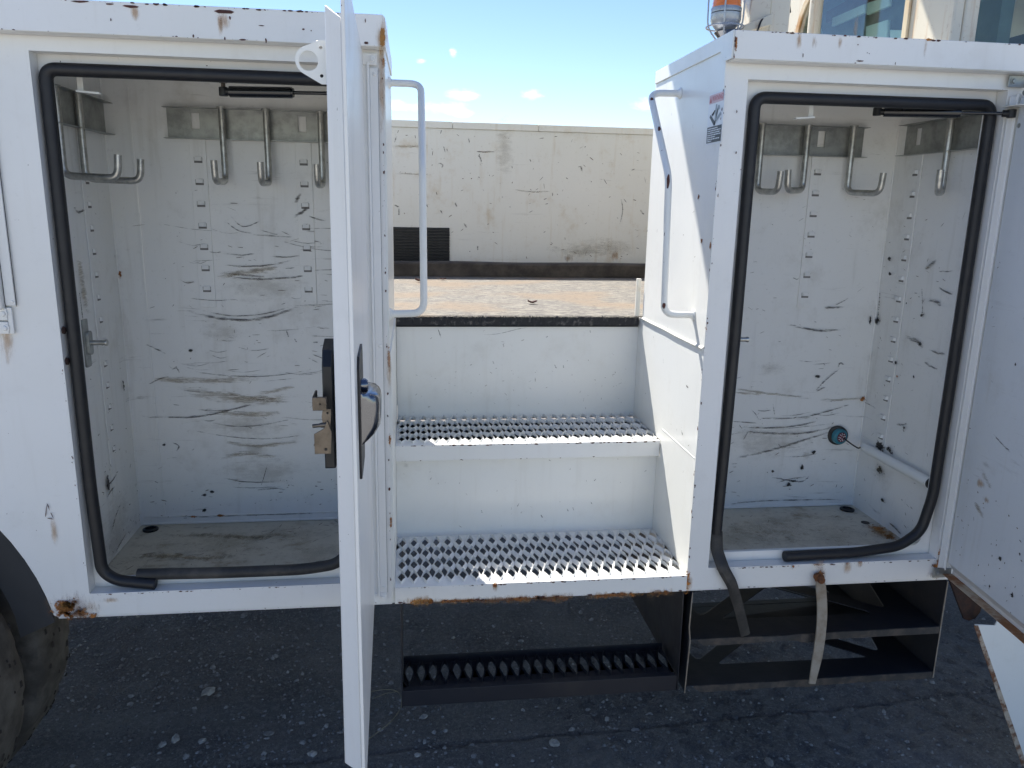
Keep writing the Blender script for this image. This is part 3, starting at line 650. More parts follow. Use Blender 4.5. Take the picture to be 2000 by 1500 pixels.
# black hanging step
hs = part('hanging_step', MB().box(-.036, .664, .012, .0145, -.288, -.2445).box(-.036, .664, .0145, .03, -.288, -.286), m_navy, steps, 'black lower step hanging under the body', bevel=.001)
gm, yb = grating(-.034, .660, .026, 1, .10, -.2430, 23, r1, .0, rim=.018, sc=1.05, rounder=.55, down=.012)
gm.add([(-.034, .012, -.2445), (.660, .012, -.2445), (.660, .026, -.243), (-.034, .026, -.243)], [(0, 1, 2, 3)])
ht = part('tread', gm, m_navy, steps, smooth=True)
part('step_flange', MB().box(-.034, .660, .127, .1295, -.2435, -.222), m_navy, steps)
for x in (-.0375, .6650):
    part('hanger_plate', MB().plate([(.010, -.289), (.105, -.250), (.135, -.225), (.385, -.012), (.385, -.004), (.014, -.004)], [], ((x, 0, 0), (0, 1, 0), (0, 0, 1)), .0025), m_navy, steps, bevel=.0005)

# ---------- grab rails on both sides
def grab(x, s, path, lbl):
    mb = MB().tube(fillet(path, .028, 7), .0082, 16)
    for q in (path[0], path[-1]): mb.lathe((x, q[1], q[2]), (s, 0, 0), [(0, .014), (.002, .0135), (.004, .010), (.007, .0088)], 16)
    return part('grab_rail', mb, m_paint, T, lbl, smooth=True)
grab(-.0530, 1, [(-.053, .285, 1.203), (.023, .285, 1.203), (.023, .10, 1.0), (.024, .085, .680), (-.053, .085, .678)], 'painted grab rail left of the steps')
grabR = grab(.6660, -1, [(.666, .289, 1.205), (.589, .289, 1.203), (.590, .105, .995), (.592, .086, .678), (.666, .086, .677)], 'chipped grab rail right of the steps')

# ---------- warning decal on the right cabinet's side
DX = .6663
decal = part('warning_decal', MB().plate(rrect(-.084, .006, 1.066, 1.176, .004, 4), [], ((DX, 0, 0), (0, -1, 0), (0, 0, 1)), .0005), m_white_sticker, cabR, 'small warning decal with falling figure')
def dpoly(name, pts, mat, k=1):
    mb = MB().plate(pts, [], ((DX - .0006 - .0003 * k, 0, 0), (0, -1, 0), (0, 0, 1)), .0002); return part(name, mb, mat, cabR)
# u = -y ; u from -.081 (left) to .003 (right)
dpoly('decal_header', rrect(-.080, .002, 1.154, 1.1725, .002, 3), m_pink_sticker)
dpoly('decal_triangle', [(-.078, 1.1565), (-.064, 1.1565), (-.071, 1.170)], m_red_sticker, 2)
for pts in ([(-.072, 1.126), (-.067, 1.131), (-.040, 1.115), (-.037, 1.108), (-.044, 1.106)], [(-.044, 1.106), (-.037, 1.106), (-.022, 1.140), (-.027, 1.143)], [(-.060, 1.131), (-.042, 1.139), (-.044, 1.133), (-.056, 1.127)], [(-.056, 1.131), (-.052, 1.127), (-.040, 1.137), (-.044, 1.139)]):
    dpoly('pictogram', pts, m_black_sticker, 1)
for pts in ([(-.040, 1.118), (-.032, 1.118), (-.032, 1.150), (-.038, 1.150)], [(-.035, 1.118), (-.030, 1.113), (-.004, 1.126), (-.008, 1.132)], circ(-.020, 1.142, .0052, 12)):
    dpoly('pictogram', pts, m_grey_sticker, 2)
dpoly('decal_text_panel', rect(-.081, .003, 1.070, 1.1045), m_black_sticker, 1)
rr = random.Random(8)
tm = MB()
for i, z in enumerate((1.099, 1.0945, 1.090, 1.0855, 1.081, 1.0765, 1.0725)):
    x = -.077; end = (-.02, -.001, -.004, .0, -.03, -.006, -.05)[i]
    while x < end:
        w = rr.uniform(.004, .011); tm.add([(DX - .0012, -x, z), (DX - .0012, -min(x + w, end), z), (DX - .0012, -min(x + w, end), z + .0022), (DX - .0012, -x, z + .0022)], [(0, 1, 2, 3)]); x += w + .002
part('decal_small_print', tm, m_white_sticker, cabR, weld=False)
def text(body, size, loc, rot, mat, parent, name, ext=.0001, align='CENTER', sx=1):
    cu = bpy.data.curves.new('t', 'FONT'); cu.body = body; cu.size = size; cu.extrude = ext; cu.align_x = align; cu.align_y = 'CENTER'
    ob = bpy.data.objects.new('t', cu); me = bpy.data.meshes.new_from_object(ob)
    M = Matrix.Translation(loc) @ rot @ Matrix.Diagonal((sx, 1, 1, 1))
    mb = MB(); mb.add([M @ v.co for v in me.vertices], [tuple(p.vertices) for p in me.polygons]); bpy.data.objects.remove(ob); bpy.data.curves.remove(cu)
    return part(name, mb, mat, parent, weld=False)
ROT_NX = Matrix(((0, 0, -1, 0), (-1, 0, 0, 0), (0, 1, 0, 0), (0, 0, 0, 1)))
text('WARNING!', .0165, (DX - .0012, .030, 1.1632), ROT_NX, m_red_sticker, cabR, 'decal_lettering', sx=.76)

# ---------- bed, far side wall
bed = part('cargo_bed', MB().box(-2.5, 1.42, .5415, 2.215, .585, .6095), simple('bed_nonskid', (.40, .35, .27), .85), T, 'worn non-skid bed floor')
m, nt, b = new_mat('worn_nonskid'); g = G(nt)
w1 = g.noise(48, 5, .75, stretch=(.55, 2.0, 1), dist=1.0); c = g.mix(g.ramp(w1, .42, .56), (.27, .25, .205), (.115, .105, .098)); c = g.mix(g.ramp(g.noise(3, 4), .45, .65), c, (.22, .17, .12)); c = g.mix(g.ramp(g.noise(75, 4, .8, stretch=(.6, 2, 1)), .55, .66), c, (.05, .045, .042))
nt.links.new(c, b.inputs['Base Color']); b.inputs['Roughness'].default_value = .8; g.bump(g.noise(60, 5, .8, stretch=(.7, 1.8, 1)), .8, .006, b)
bed.data.materials[0] = m
ed = MB(); n = 240; rr = random.Random(11); vs = []
for i in range(n + 1):
    x = XL + .001 + (XR - XL - .002) * i / n; t = .5 * mnoise.noise(Vector((x * 30, 0, 0))) + .5 * rr.uniform(-1, 1)
    vs += [(x, .5260, .5835 + .0008 * rr.uniform(-1, 1)), (x, .5252 + .0008 * rr.uniform(-1, 1), .6035 + .0015 * t), (x, .527 + .003 * rr.random(), .6105), (x, .5413, .6112), (x, .5413, .5835)]
ed.add(vs, [(i * 5 + j, (i + 1) * 5 + j, (i + 1) * 5 + (j + 1) % 5, i * 5 + (j + 1) % 5) for i in range(n) for j in range(5)])
m_edge = simple('rough_black_edge', (.028, .029, .032), .9, col2=(.16, .15, .14), scale=70, th=(.52, .72), bump=.7, bscale=150)
part('bed_edge', ed, m_edge, bed, 'rough black edging')
cr = MB(); rr = random.Random(12)
for i in range(420):           # ragged crust of flaking floor coating along the edge
    x = rr.uniform(XL + .004, XR - .004); w = rr.uniform(.001, .004); z = .6105 + rr.uniform(0, .0012)
    cr.add([(x - w, .525, z - rr.uniform(.001, .006)), (x + w, .5245, z - rr.uniform(.0, .004)), (x + w * rr.random(), .529, z + .0012), (x - w, .532, z + .001)], [(0, 1, 2, 3)])
part('coating_crumbs', cr, m, bed, kind='stuff', weld=False)
part('bed_post', MB().box(.652, .6645, .526, .538, .6115, .722), m_warm, bed, bevel=.001)
FY = 2.15
wall = part('far_side_wall', MB().box(-2.5, 1.42, FY, FY + .06, .6097, 1.270), m_warm, T, 'scratched far side wall of the bed', bevel=.002)
part('wall_top_rail', MB().box(-2.5, .19, FY - .006, FY + .066, 1.2705, 1.3015).box(.1915, .60, FY - .006, FY + .066, 1.2705, 1.3010).box(.6015, 1.42, FY - .006, FY + .066, 1.2705, 1.3005), m_warm, wall, bevel=.0015)
rp = part('ribbed_panel', MB().box(-.095, .177, FY - .0035, FY - .0005, .646, .812), m_black, wall, 'black ribbed panel')
rib = None
for i in range(12):
    z = .655 + i * .0135
    if rib is None:
        pth = MB(); nn = 40; vs = []
        for k in range(nn + 1):
            x = -.095 + .272 * k / nn; zz = z + .0012 * math.sin(x * 230)
            vs += [(x, FY - .004, zz - .0035), (x, FY - .011, zz - .001), (x, FY - .011, zz + .002), (x, FY - .004, zz + .0045)]
        pth.add(vs, [(k * 4 + j, (k + 1) * 4 + j, (k + 1) * 4 + (j + 1) % 4, k * 4 + (j + 1) % 4) for k in range(nn) for j in range(4)])
        rib = part('rib', pth, m_black, wall)
    else: shift(rib, (0, 0, i * .0135))
tm = MB(); vs = []; n = 60; rr = random.Random(2)
for i in range(n + 1):
    x = -1.6 + 3.0 * i / n; dz = .004 * mnoise.noise(Vector((x * 3, 1, 0))); dy = .006 * mnoise.noise(Vector((x * 4, 5, 0)))
    vs += [(x, 1.785 + dy, .6115), (x, 1.783 + dy, .664 + dz), (x, 1.79 + dy, .671 + dz), (x, 1.87, .671 + dz), (x, 1.875, .6115)]
tm.add(vs, [(i * 5 + j, (i + 1) * 5 + j, (i + 1) * 5 + (j + 1) % 5, i * 5 + (j + 1) % 5) for i in range(n) for j in range(5)] + [(4, 3, 2, 1, 0), tuple(n * 5 + j for j in range(5))])
tag(part('timber_beam', tm, m_wood), 'long dark weathered timber lying along the far side of the truck bed', 'timber')
def leaf(c, r, lb, seed):
    rr = random.Random(seed); mb = MB(); vs = []; n = 9
    for i in range(n):
        for j in range(4):
            u = i / (n - 1) * 2 - 1; v = j / 3 * 2 - 1; w = (1 - u * u) ** .5 * .55 + .05
            vs.append((c[0] + r * u, c[1] + r * v * w + rr.uniform(-.1, .1) * r, c[2] + r * (.25 * v * v + .3 * u * u + rr.uniform(0, .2))))
    mb.add(vs, [(i * 4 + j, (i + 1) * 4 + j, (i + 1) * 4 + j + 1, i * 4 + j + 1) for i in range(n - 1) for j in range(3)])
    o = part('dead_leaf', mb, m_leaf); s = o.modifiers.new('s', 'SOLIDIFY'); s.thickness = .001; tag(o, lb, 'leaf')
leaf((.388, .82, .6125), .016, 'curled dark dead leaf lying out in the middle of the sunny bed floor', 1)
leaf((.03, 1.52, .6125), .022, 'curled brown dead leaf near the timber, beside the left grab rail', 2)
leaf((.125, 1.60, .6125), .014, 'tiny brown leaf scrap near the timber, right of the left grab rail', 3)

# ================================================================== open doors
def rotz(pts, c, a):
    ca, sa = math.cos(a), math.sin(a); return [(c[0] + (x - c[0]) * ca - (y - c[1]) * sa, c[1] + (x - c[0]) * sa + (y - c[1]) * ca, z) for x, y, z in pts]
def spin(mb, c, a): mb.v = rotz(mb.v, c, a); return mb
# left door, open about 90 degrees: skin plane x ~ -.086, pan towards -x. Built closed-frame-free, directly in place
dc = (-.088, -.010); da = R(1.435); DX_ = -.0115
def dspin(mb):
    spin(mb, dc, da); mb.v = [(x + DX_, y, z) for x, y, z in mb.v]; return mb
skin = dspin(MB().box(-.0898, -.0848, -.645, -.008, .022, 1.216))
dL = part('cabinet_door', skin, m_front, T, 'left cabinet door swung open toward the viewer', bevel=.0008)
pan = MB(); y0, y1, z0, z1 = -.612, -.055, .060, 1.188; bx = .022
A = [(-.0905, y0 - .020, .052), (-.0905, y1 + .02, z0 - .012), (-.0905, y1 + .02, z1 + .012), (-.0905, y0 - .020, z1)]
Bq = [(-.1205, y0 + .006, z0 + .010), (-.1205, y1 - .006, z0 + .010), (-.1205, y1 - .006, z1 - .012), (-.1205, y0 + .006, z1 - .012)]
A[3] = (-.0905, y0 - .020, 1.150); Bq[3] = (-.1120, y0 + .006, 1.170); Bq[0] = (-.1185, y0 + .006, .055)
pan.add(A + Bq, [(0, 1, 5, 4), (1, 2, 6, 5), (2, 3, 7, 6), (3, 0, 4, 7), (4, 5, 6, 7), (0, 3, 2, 1)])
part('door_pan', dspin(pan), m_front, dL, bevel=.002)
def dpart(name, mb, mat, **k): return part(name, dspin(mb), mat, dL, **k)
ring = MB().plate([(-.108, 1.077), (-.108, 1.1315), (-.122, 1.1315)] + [(-.1355 + .0185 * math.cos(R(a)), 1.106 + .0185 * math.sin(R(a))) for a in range(115, 250, 9)] + [(-.121, 1.077)], [circ(-.1370, 1.1055, .0125, 24), circ(-.1205, 1.1225, .0024, 10), circ(-.1205, 1.0875, .0024, 10)], ((0, -.578, 0), (1, 0, 0), (0, 0, 1)), .002)
dpart('ring_bracket', ring, m_paint, bevel=.0003)
# handle: gasketed plate and chrome paddle on the outer face
dpart('handle_plate', MB().plate([(-.575 + .0, .520), (-.560, .515), (-.455, .515), (-.445, .53), (-.445, .69), (-.455, .705), (-.565, .705), (-.580, .69)], [], ((-.0848, 0, 0), (0, 1, 0), (0, 0, 1)), .0035), m_rubber, bevel=.001)
pd = MB(); prof = [(.548, .004), (.556, .012), (.570, .021), (.588, .0275), (.605, .029), (.650, .030), (.664, .0285), (.673, .022), (.677, .010), (.678, .003)]
vs = []
for z, d in [(.570 + (z_ - .548) * .60, d_) for z_, d_ in prof]:
    for y, f_ in zip((-.5630, -.5610, -.556, -.548, -.535, -.50, -.478, -.471), (.15, .5, .78, .93, 1, 1, .9, .4)): vs.append((-.0812 + d * f_, y, z))
k = len(prof)
fs = [(i * 8 + j, (i + 1) * 8 + j, (i + 1) * 8 + j + 1, i * 8 + j + 1) for i in range(k - 1) for j in range(7)] + [tuple(range(8)), tuple(8 * k - 1 - j for j in range(8))]
for i in range(k):
    z = .570 + (prof[i][0] - .548) * .60; vs += [(-.0812, -.563, z), (-.0812, -.470, z)]
o4 = 8 * k
for i in range(k - 1): fs += [(o4 + 2 * i, o4 + 2 * i + 2, (i + 1) * 8, i * 8), (i * 8 + 7, (i + 1) * 8 + 7, o4 + 2 * i + 3, o4 + 2 * i + 1)]
pd.add(vs, fs); dpart('handle', pd, m_chrome, smooth=True)
dpart('handle_pivot', MB().lathe((-.0812, -.53, .655), (1, 0, 0), [(0, .010), (.006, .010), (.010, .007)], 14), m_chrome, smooth=True)
# latch on the inner side
dpart('latch_housing', MB().plate([(-.565, .535), (-.50, .52), (-.46, .55), (-.46, .70), (-.50, .722), (-.548, .712), (-.562, .69)], [], ((-.1360, 0, 0), (0, 1, 0), (0, 0, 1)), .0155), m_black, bevel=.002)
lt = MB(); lt.plate(rrect(-.5905, -.545, .632, .652, .003, 3), [], ((-.1480, 0, 0), (0, 1, 0), (0, 0, 1)), .003)
lt.box(-.148, -.128, -.592, -.589, .632, .652)
lt.plate(rrect(-.148, -.1285, .633, .652, .003, 3), [circ(-.137, .6425, .0012, 8)], ((0, -.5925, 0), (1, 0, 0), (0, 0, 1)), .0018)
lt.plate([(-.147, .568), (-.124, .568), (-.122, .600), (-.128, .618), (-.133, .606), (-.147, .598)], [circ(-.131, .575, .0022, 10)], ((0, -.5935, 0), (1, 0, 0), (0, 0, 1)), .0025)
lt.plate([(-.133, .600), (-.124, .604), (-.122, .634), (-.134, .634), (-.136, .622)], [circ(-.1275, .628, .0015, 8)], ((0, -.588, 0), (1, 0, 0), (0, 0, 1)), .0025)
lt.lathe((-.1495, -.590, .6085), (1, 0, .1), [(0, .0028), (.010, .0028), (.013, .0038), (.024, .0038)], 10)
lt.box(-.148, -.1285, -.596, -.589, .5805, .5822)
dpart('latch', lt, m_steel, bevel=.0005)
emb = MB().plate(circ(-.1375, .6425, .0062, 22), [circ(-.1375, .6425, .0054, 22)], ((0, -.5928, 0), (1, 0, 0), (0, 0, 1)), .0003)
dpart('latch_emblem', emb, m_rustdark)
t = text('N', .0085, (-.1375 + .0029, -.5931, .6425), Matrix(((1, 0, 0, 0), (0, 0, -1, 0), (0, 1, 0, 0), (0, 0, 0, 1))), m_rustdark, dL, 'emblem_letter')
# hinge, bolts on the left cabinet's right jamb
hg = MB().box(-.0835, -.0668, -.0042, -.0008, .030, 1.190).box(-.1045, -.0895, -.0046, -.0008, .022, 1.205)
part('hinge_leaf', hg, m_front, dL, bevel=.0006)
part('hinge_knuckle', MB().tube([(-.0868, -.0062, .024), (-.0868, -.0062, 1.20)], .0033, 12), m_front, dL, smooth=True)
part('hinge_gap', MB().box(-.0890, -.0840, -.0012, -.0006, .024, 1.200), m_shadowslot, dL)
part('hinge_gap', MB().box(-.0668, -.0662, -.0015, -.0006, .030, 1.190), m_shadowslot, dL)
for z in (1.206, .0205):
    part('hinge_tab', MB().box(-.110, -.0685, -.0075, -.0048, z - .011, z + .011), m_front, dL, bevel=.001)
    part('bolt', MB().lathe((-.077, -.0075, z), (0, -1, 0), [(0, .0078), (.0012, .0078), (.0012, .0052), (.0042, .0045), (.0046, .0015)], 18), m_front, dL, smooth=True)
for z in (1.178, .62, .045):
    part('rivet', MB().lathe((-.0735, -.0042, z), (0, -1, 0), [(0, .0042), (.0015, .0035), (.002, .001)], 12), m_front, dL, smooth=True)
# right door, open 83 degrees, inner side facing the steps
rc = (1.348, -.004); ra = R(83)
def rpart(name, mb, mat, parent, **k): return part(name, spin(mb, rc, ra), mat, parent, **k)
dR = rpart('cabinet_door', MB().box(.69, 1.345, -.032, -.029, .020, 1.216), m_front, T, label='right cabinet door, scratched and stained inside', bevel=.0008)
m_door_in = paint('door_inner_paint', (.71, .735, .76), grime=.22, chips=.8, scuff=.28, wave=.5)
rp2 = MB(); A = [(.705, -.0285, .030), (1.343, -.0285, .030), (1.343, -.0285, 1.206), (.705, -.0285, 1.206)]; Bq = [(.735, -.006, .058), (1.333, -.006, .058), (1.333, -.006, 1.178), (.735, -.006, 1.178)]
rp2.add(A + Bq, [(1, 0, 4, 5), (2, 1, 5, 6), (3, 2, 6, 7), (0, 3, 7, 4), (7, 6, 5, 4), (0, 1, 2, 3)])
rpart('door_pan', rp2, m_door_in, dR, bevel=.003)
dm = Marks('Y', -.006, 1); dr = random.Random(31)
dm.scratches((1.03, 1.33, .06, 1.15), 60, dr, .004, .016, 1.0, .0012); dm.scratches((1.03, 1.33, .06, .30), 60, dr, .003, .012, 1.2, .002)
for (a, b_), w_, h_, k_ in (((1.20, .60), .016, .012, 'black'), ((1.10, .62), .010, .018, 'black'), ((1.24, .35), .06, .02, 'dirt'), ((1.25, .30), .05, .025, 'brownp'), ((1.22, .27), .04, .02, 'brownp'), ((1.14, .16), .016, .012, 'black'), ((1.16, .08), .012, .018, 'black'), ((1.08, .20), .014, .012, 'black'), ((1.08, .10), .02, .02, 'black')):
    dm.patch('glow' if k_ == 'brownp' else k_, (a, b_), w_, h_)
dm.ribbon('scuff', [(1.24, .43), (1.20, .415), (1.16, .405)], .006); dm.ribbon('brown', [(1.26, .33), (1.23, .315), (1.21, .30)], .02); dm.ribbon('brown', [(1.265, .25), (1.24, .235), (1.22, .225)], .02)
for mb_ in dm.b.values(): spin(mb_, rc, ra)
dm.done(dR)
rpart('bottom_edge', MB().box(.69, 1.345, -.0355, -.0322, .012, .0195).box(.69, 1.345, -.029, -.004, .018, .0205), simple('rusty_edge', (.52, .42, .30), .7, col2=(.30, .12, .04), scale=11, th=(.4, .6)), dR, label='rusty bottom edge', bevel=.001)
part('hinge_leaf', MB().box(1.336, 1.352, -.0042, -.0008, .035, 1.185).box(1.357, 1.372, -.0046, -.0008, .03, 1.19), m_front, dR, bevel=.0006)
part('hinge_knuckle', MB().tube([(1.3535, -.0052, .03), (1.3535, -.0052, 1.19)], .0035, 12), m_front, dR, smooth=True)
for z in (1.216, .022):
    part('hinge_tab', MB().box(1.322, 1.372, -.0080, -.0048, z - .0125, z + .0125), m_galv, dR, bevel=.001)
    part('bolt', MB().lathe((1.334, -.008, z), (0, -1, 0), [(0, .008), (.0012, .008), (.0012, .0055), (.0042, .0045), (.0046, .0015)], 18), m_galv, dR, smooth=True)
part('strut_bracket', MB().box(1.318, 1.42, -.055, -.002, 1.1605, 1.1625), m_paint, dR, bevel=.0006)
for z in (1.19, 1.12): part('rivet', MB().lathe((1.348, -.03, z), (-1, 0, 0), [(0, .006), (.002, .005), (.003, .001)], 12), m_galv, dR, smooth=True)
# edge of the next door at the far left of the body
d3 = part('cabinet_door', MB().box(-1.50, -.8260, -.0180, -.0010, .700, 1.19), m_front, T, 'closed door at the far left edge', bevel=.002)
part('hinge_leaf', MB().box(-.8240, -.8055, -.0048, -.0010, .706, 1.18), m_front, d3, bevel=.0006)
part('hinge_gap', MB().box(-.8052, -.8044, -.0015, -.0006, .704, 1.18), m_shadowslot, d3)
part('hinge_gap', MB().box(-.8260, -.8242, -.0030, -.0006, .704, 1.18), m_shadowslot, d3)
part('rivet', MB().lathe((-.8115, -.0048, .714), (0, -1, 0), [(0, .004), (.0015, .0033), (.002, .001)], 12), m_front, d3, smooth=True)
part('hinge_tab', MB().box(-.90, -.8230, -.0068, -.0038, .676, .701).box(-.8230, -.8140, -.0052, -.0010, .648, .702).box(-.90, -.8230, -.0068, -.0038, .648, .673), m_front, d3, bevel=.001)
for z in (.690, .660): part('bolt', MB().lathe((-.8300, -.0068, z), (0, -1, 0), [(0, .0088), (.0012, .0088), (.0012, .006), (.0042, .0045), (.0046, .0015)], 18), m_front, d3, smooth=True)

# ================================================================== wheel, fender flap
fd = MB(); n = 40; vs = []
for i in range(n + 1):
    a = R(8 + 172 * i / n)
    ro = .5535; ri = .472 if a > R(14) else .472; c0 = (-1.355, -.10)
    for r_, y in ((ro, .0042), (ri, .010), (ri, .016), (ro, .010)):
        vs.append((c0[0] + r_ * math.cos(a), y, c0[1] + r_ * math.sin(a)) if i else ((-.810, y, -.012) if r_ > .5 else (-.889, y, -.050)))
fd.add(vs, [(i * 4 + j, (i + 1) * 4 + j, (i + 1) * 4 + (j + 1) % 4, i * 4 + (j + 1) % 4) for i in range(n) for j in range(4)] + [(0, 1, 2, 3), (n * 4 + 3, n * 4 + 2, n * 4 + 1, n * 4)])
fl = part('fender_flap', fd, simple('fender_rubber', (.028, .031, .036), .55, var=.2, scale=6, bump=.05), T, 'black rubber fender lining the wheel arch', smooth=True)
fe = MB(); vs = []
for i in range(31):
    a = R(10 + 160 * i / 30)
    for r_ in (.556, .560):
        for y in (.018, .515): vs.append((-1.355 + r_ * math.cos(a), y, -.10 + r_ * math.sin(a)))
fe.add(vs, [(i * 4 + j, (i + 1) * 4 + j, (i + 1) * 4 + k, i * 4 + k) for i in range(30) for j, k in ((0, 1), (1, 3), (3, 2), (2, 0))])
part('wheel_well', fe, m_navy, fl)
def tyre(y0, w):
    mb = MB(); c = (-1.36, -.16); n = 96; prof = []
    for d, r_ in ((0, .30), (.004, .36), (.002, .42), (.010, .445), (.022, .455), (.045, .4585), (w * .5, .460), (w - .045, .4585), (w - .022, .455), (w - .01, .445), (w - .002, .42), (w - .004, .36), (w, .30)): prof.append((d, r_))
    k = len(prof); vs = []
    for i in range(n):
        a = 2 * math.pi * i / n
        for j, (d, r_) in enumerate(prof):
            rr_ = r_ - (.007 if (j in (4, 5, 7, 8) and i % 4 == (0 if j < 6 else 2)) else 0) ; vs.append((c[0] + rr_ * math.cos(a), y0 + d, c[1] + rr_ * math.sin(a)))
    mb.add(vs, [(i * k + j, ((i + 1) % n) * k + j, ((i + 1) % n) * k + j + 1, i * k + j + 1) for i in range(n) for j in range(k - 1)]); return mb
wh = part('wheel', MB().lathe((-1.36, -.06, -.16), (0, 1, 0), [(0, .08), (.01, .15), (.04, .17), (.05, .295), (.07, .30), (.34, .30)], 40), m_paint, T, 'dusty dual rear wheel', smooth=True)
part('tyre', tyre(-.13, .185), m_tyre, wh, smooth=True); part('tyre', tyre(.115, .185), m_tyre, wh, smooth=True)
lg = MB(); rr = random.Random(4)       # small lugs and stuck stones on the tread shoulders
for i in range(150):
    a = R(rr.uniform(-70, 75)); y = rr.choice((rr.uniform(-.10, .03), rr.uniform(.14, .28))); r_ = .4592; s = rr.uniform(.003, .009)
    c = Vector((-1.36 + r_ * math.cos(a), y, -.16 + r_ * math.sin(a))); t = Vector((-math.sin(a), 0, math.cos(a))); nrm = Vector((math.cos(a), 0, math.sin(a)))
    lg.hexa([c - t * s - Vector((0, s * .4, 0)), c + t * s - Vector((0, s * .4, 0)), c + t * s + Vector((0, s * .5, 0)), c - t * s + Vector((0, s * .4, 0))], [p + nrm * .0028 for p in (c - t * s * .7, c + t * s * .7, c + t * s * .6 + Vector((0, s * .3, 0)), c - t * s * .7 + Vector((0, s * .3, 0)))])
part('tread_lugs', lg, simple('lug_rubber', (.035, .03, .028), .9), wh, kind='stuff')

# chassis pieces under the body (dark, in deep shade)
part('chassis_rail', MB().box(-2.5, 3.2, 1.02, 1.10, .22, .50).box(-2.5, 3.2, 1.55, 1.63, .22, .50).box(-2.5, 1.42, .57, 2.2, .50, .584), m_navy, T)
part('body_side', MB().box(-2.5, 1.42, 2.155, 2.2, .0, .58), m_paint, T)

# ---------- black bumper-height storage rack under the right cabinet
rx0, rx1 = .684, 1.368
def ground_tri(P, r, n=4):       # rounded polygon
    out = []; k = len(P)
    for i in range(k):
        a, b_, c = Vector(P[i - 1]), Vector(P[i]), Vector(P[(i + 1) % k]); d1 = (a - b_).normalized() * r; d2 = (c - b_).normalized() * r; p0, p1 = b_ + d1, b_ + d2
        for j in range(n + 1): t = j / n; q = p0 * (1 - t) ** 2 + b_ * 2 * t * (1 - t) + p1 * t * t; out.append((q.x, q.y))
    return out
def shelf(z, dents):
    holes = [ground_tri([(.80, .085), (1.235, .078), (1.02, .262)], .022), ground_tri([(.755, .105), (.965, .285), (.712, .285)], .022), ground_tri([(1.278, .10), (1.33, .285), (1.075, .285)], .022)]
    mb = MB().plate([(rx0, -.002), (rx1, -.002), (rx1, .385), (rx0, .385)], holes, ((0, 0, z), (1, 0, 0), (0, 1, 0)), .0028)
    mb.plate([(rx0, .386), (rx1, .386), (rx1, .62), (rx0, .62)], [ground_tri([(.74, .41), (.99, .60), (.71, .60)], .02), ground_tri([(.80, .41), (1.24, .41), (1.02, .60)], .02), ground_tri([(1.31, .41), (1.34, .60), (1.06, .60)], .02)], ((0, 0, z + .0001), (1, 0, 0), (0, 1, 0)), .0028)
    return mb
rack = part('storage_rack', shelf(-.137, True), m_navy, T, 'bent black two-shelf rack hanging under the right cabinet', bevel=.0008)
part('rack_shelf', shelf(-.270, False), m_navy, rack, bevel=.0008)
def lip(z, amp, seed):
    mb = MB(); n = 70; vs = []
    for i in range(n + 1):
        t = i / n; x = rx0 + .020 * (1 - 0) + (rx1 - rx0 - .022) * t; d = amp * (math.exp(-((t - .32) / .07) ** 2) - .55 * math.exp(-((t - .45) / .05) ** 2)) + .0015 * mnoise.noise(Vector((t * 14, seed, 0)))
        hgt = .016 * min(1, t * 30 + .15)
        vs += [(x, -.002, z + .003), (x, -.0045 - abs(d) * .5, z + .002), (x, -.0055 - abs(d), z - hgt + d), (x, -.003 - abs(d), z - hgt + d)]
    mb.add(vs, [(i * 4 + j, (i + 1) * 4 + j, (i + 1) * 4 + (j + 1) % 4, i * 4 + (j + 1) % 4) for i in range(n) for j in range(4)]); return mb
m_lip = simple('scuffed_black_edge', (.025, .024, .024), .6, col2=(.07, .055, .045), scale=25, th=(.42, .62), bump=.2)
part('shelf_lip', lip(-.137, .008, 1), m_lip, rack, 'dented front lip'); part('shelf_lip', lip(-.270, .003, 5), m_lip, rack)
for x0_, bend in ((rx0 - .003, -.002), (rx1 + .0005, .004)):
    mb = MB(); pts = [(-.002, -.285), (-.004, -.16), (0, -.137), (-.002, -.004), (.62, -.004), (.62, -.285)]
    mb.plate(pts, [], ((x0_, 0, 0), (0, 1, 0), (0, 0, 1)), .003); part('rack_side', mb, m_navy, rack, bevel=.0006)
part('rack_edge', MB().tube([(rx0 - .002, -.0035, -.005), (rx0 - .004, -.004, -.10), (rx0 + .001, -.004, -.137), (rx0 - .003, -.004, -.285)], .0016, 6).tube([(rx1 + .002, -.0035, -.005), (rx1 + .002, -.004, -.285)], .0016, 6), m_strap, rack, smooth=True)
# bent flat strap hanging from a bolt in the sill
sp = fillet([(1.006, -.019, .030), (1.016, -.020, -.02), (1.024, -.021, -.075), (1.021, -.030, -.15), (1.010, -.034, -.262)], .05, 8)
mb = MB(); n = len(sp); vs = []
for i, p in enumerate(sp):
    w = .0135 if i not in (0, n - 1) else .009; t = (sp[min(i + 1, n - 1)] - sp[max(i - 1, 0)]).normalized(); sd = Vector((-t.z, 0, t.x)).normalized()
    for s_, d in ((-1, 0), (1, 0), (1, .005), (-1, .005)): vs.append(p + sd * w * s_ + Vector((0, d, 0)))
mb.add(vs, [(i * 4 + j, (i + 1) * 4 + j, (i + 1) * 4 + (j + 1) % 4, i * 4 + (j + 1) % 4) for i in range(n - 1) for j in range(4)] + [(3, 2, 1, 0), tuple((n - 1) * 4 + j for j in range(4))])
strap = part('metal_strap', mb, m_strap, T, 'bent flat strap hanging under the sill', bevel=.0015)
part('bolt', MB().lathe((1.006, -.0035, .026), (0, -1, 0), [(0, .010), (.010, .010), (.012, .013), (.0145, .013), (.0145, .010), (.0255, .009), (.027, .006)], 12), m_rust, strap, smooth=True)
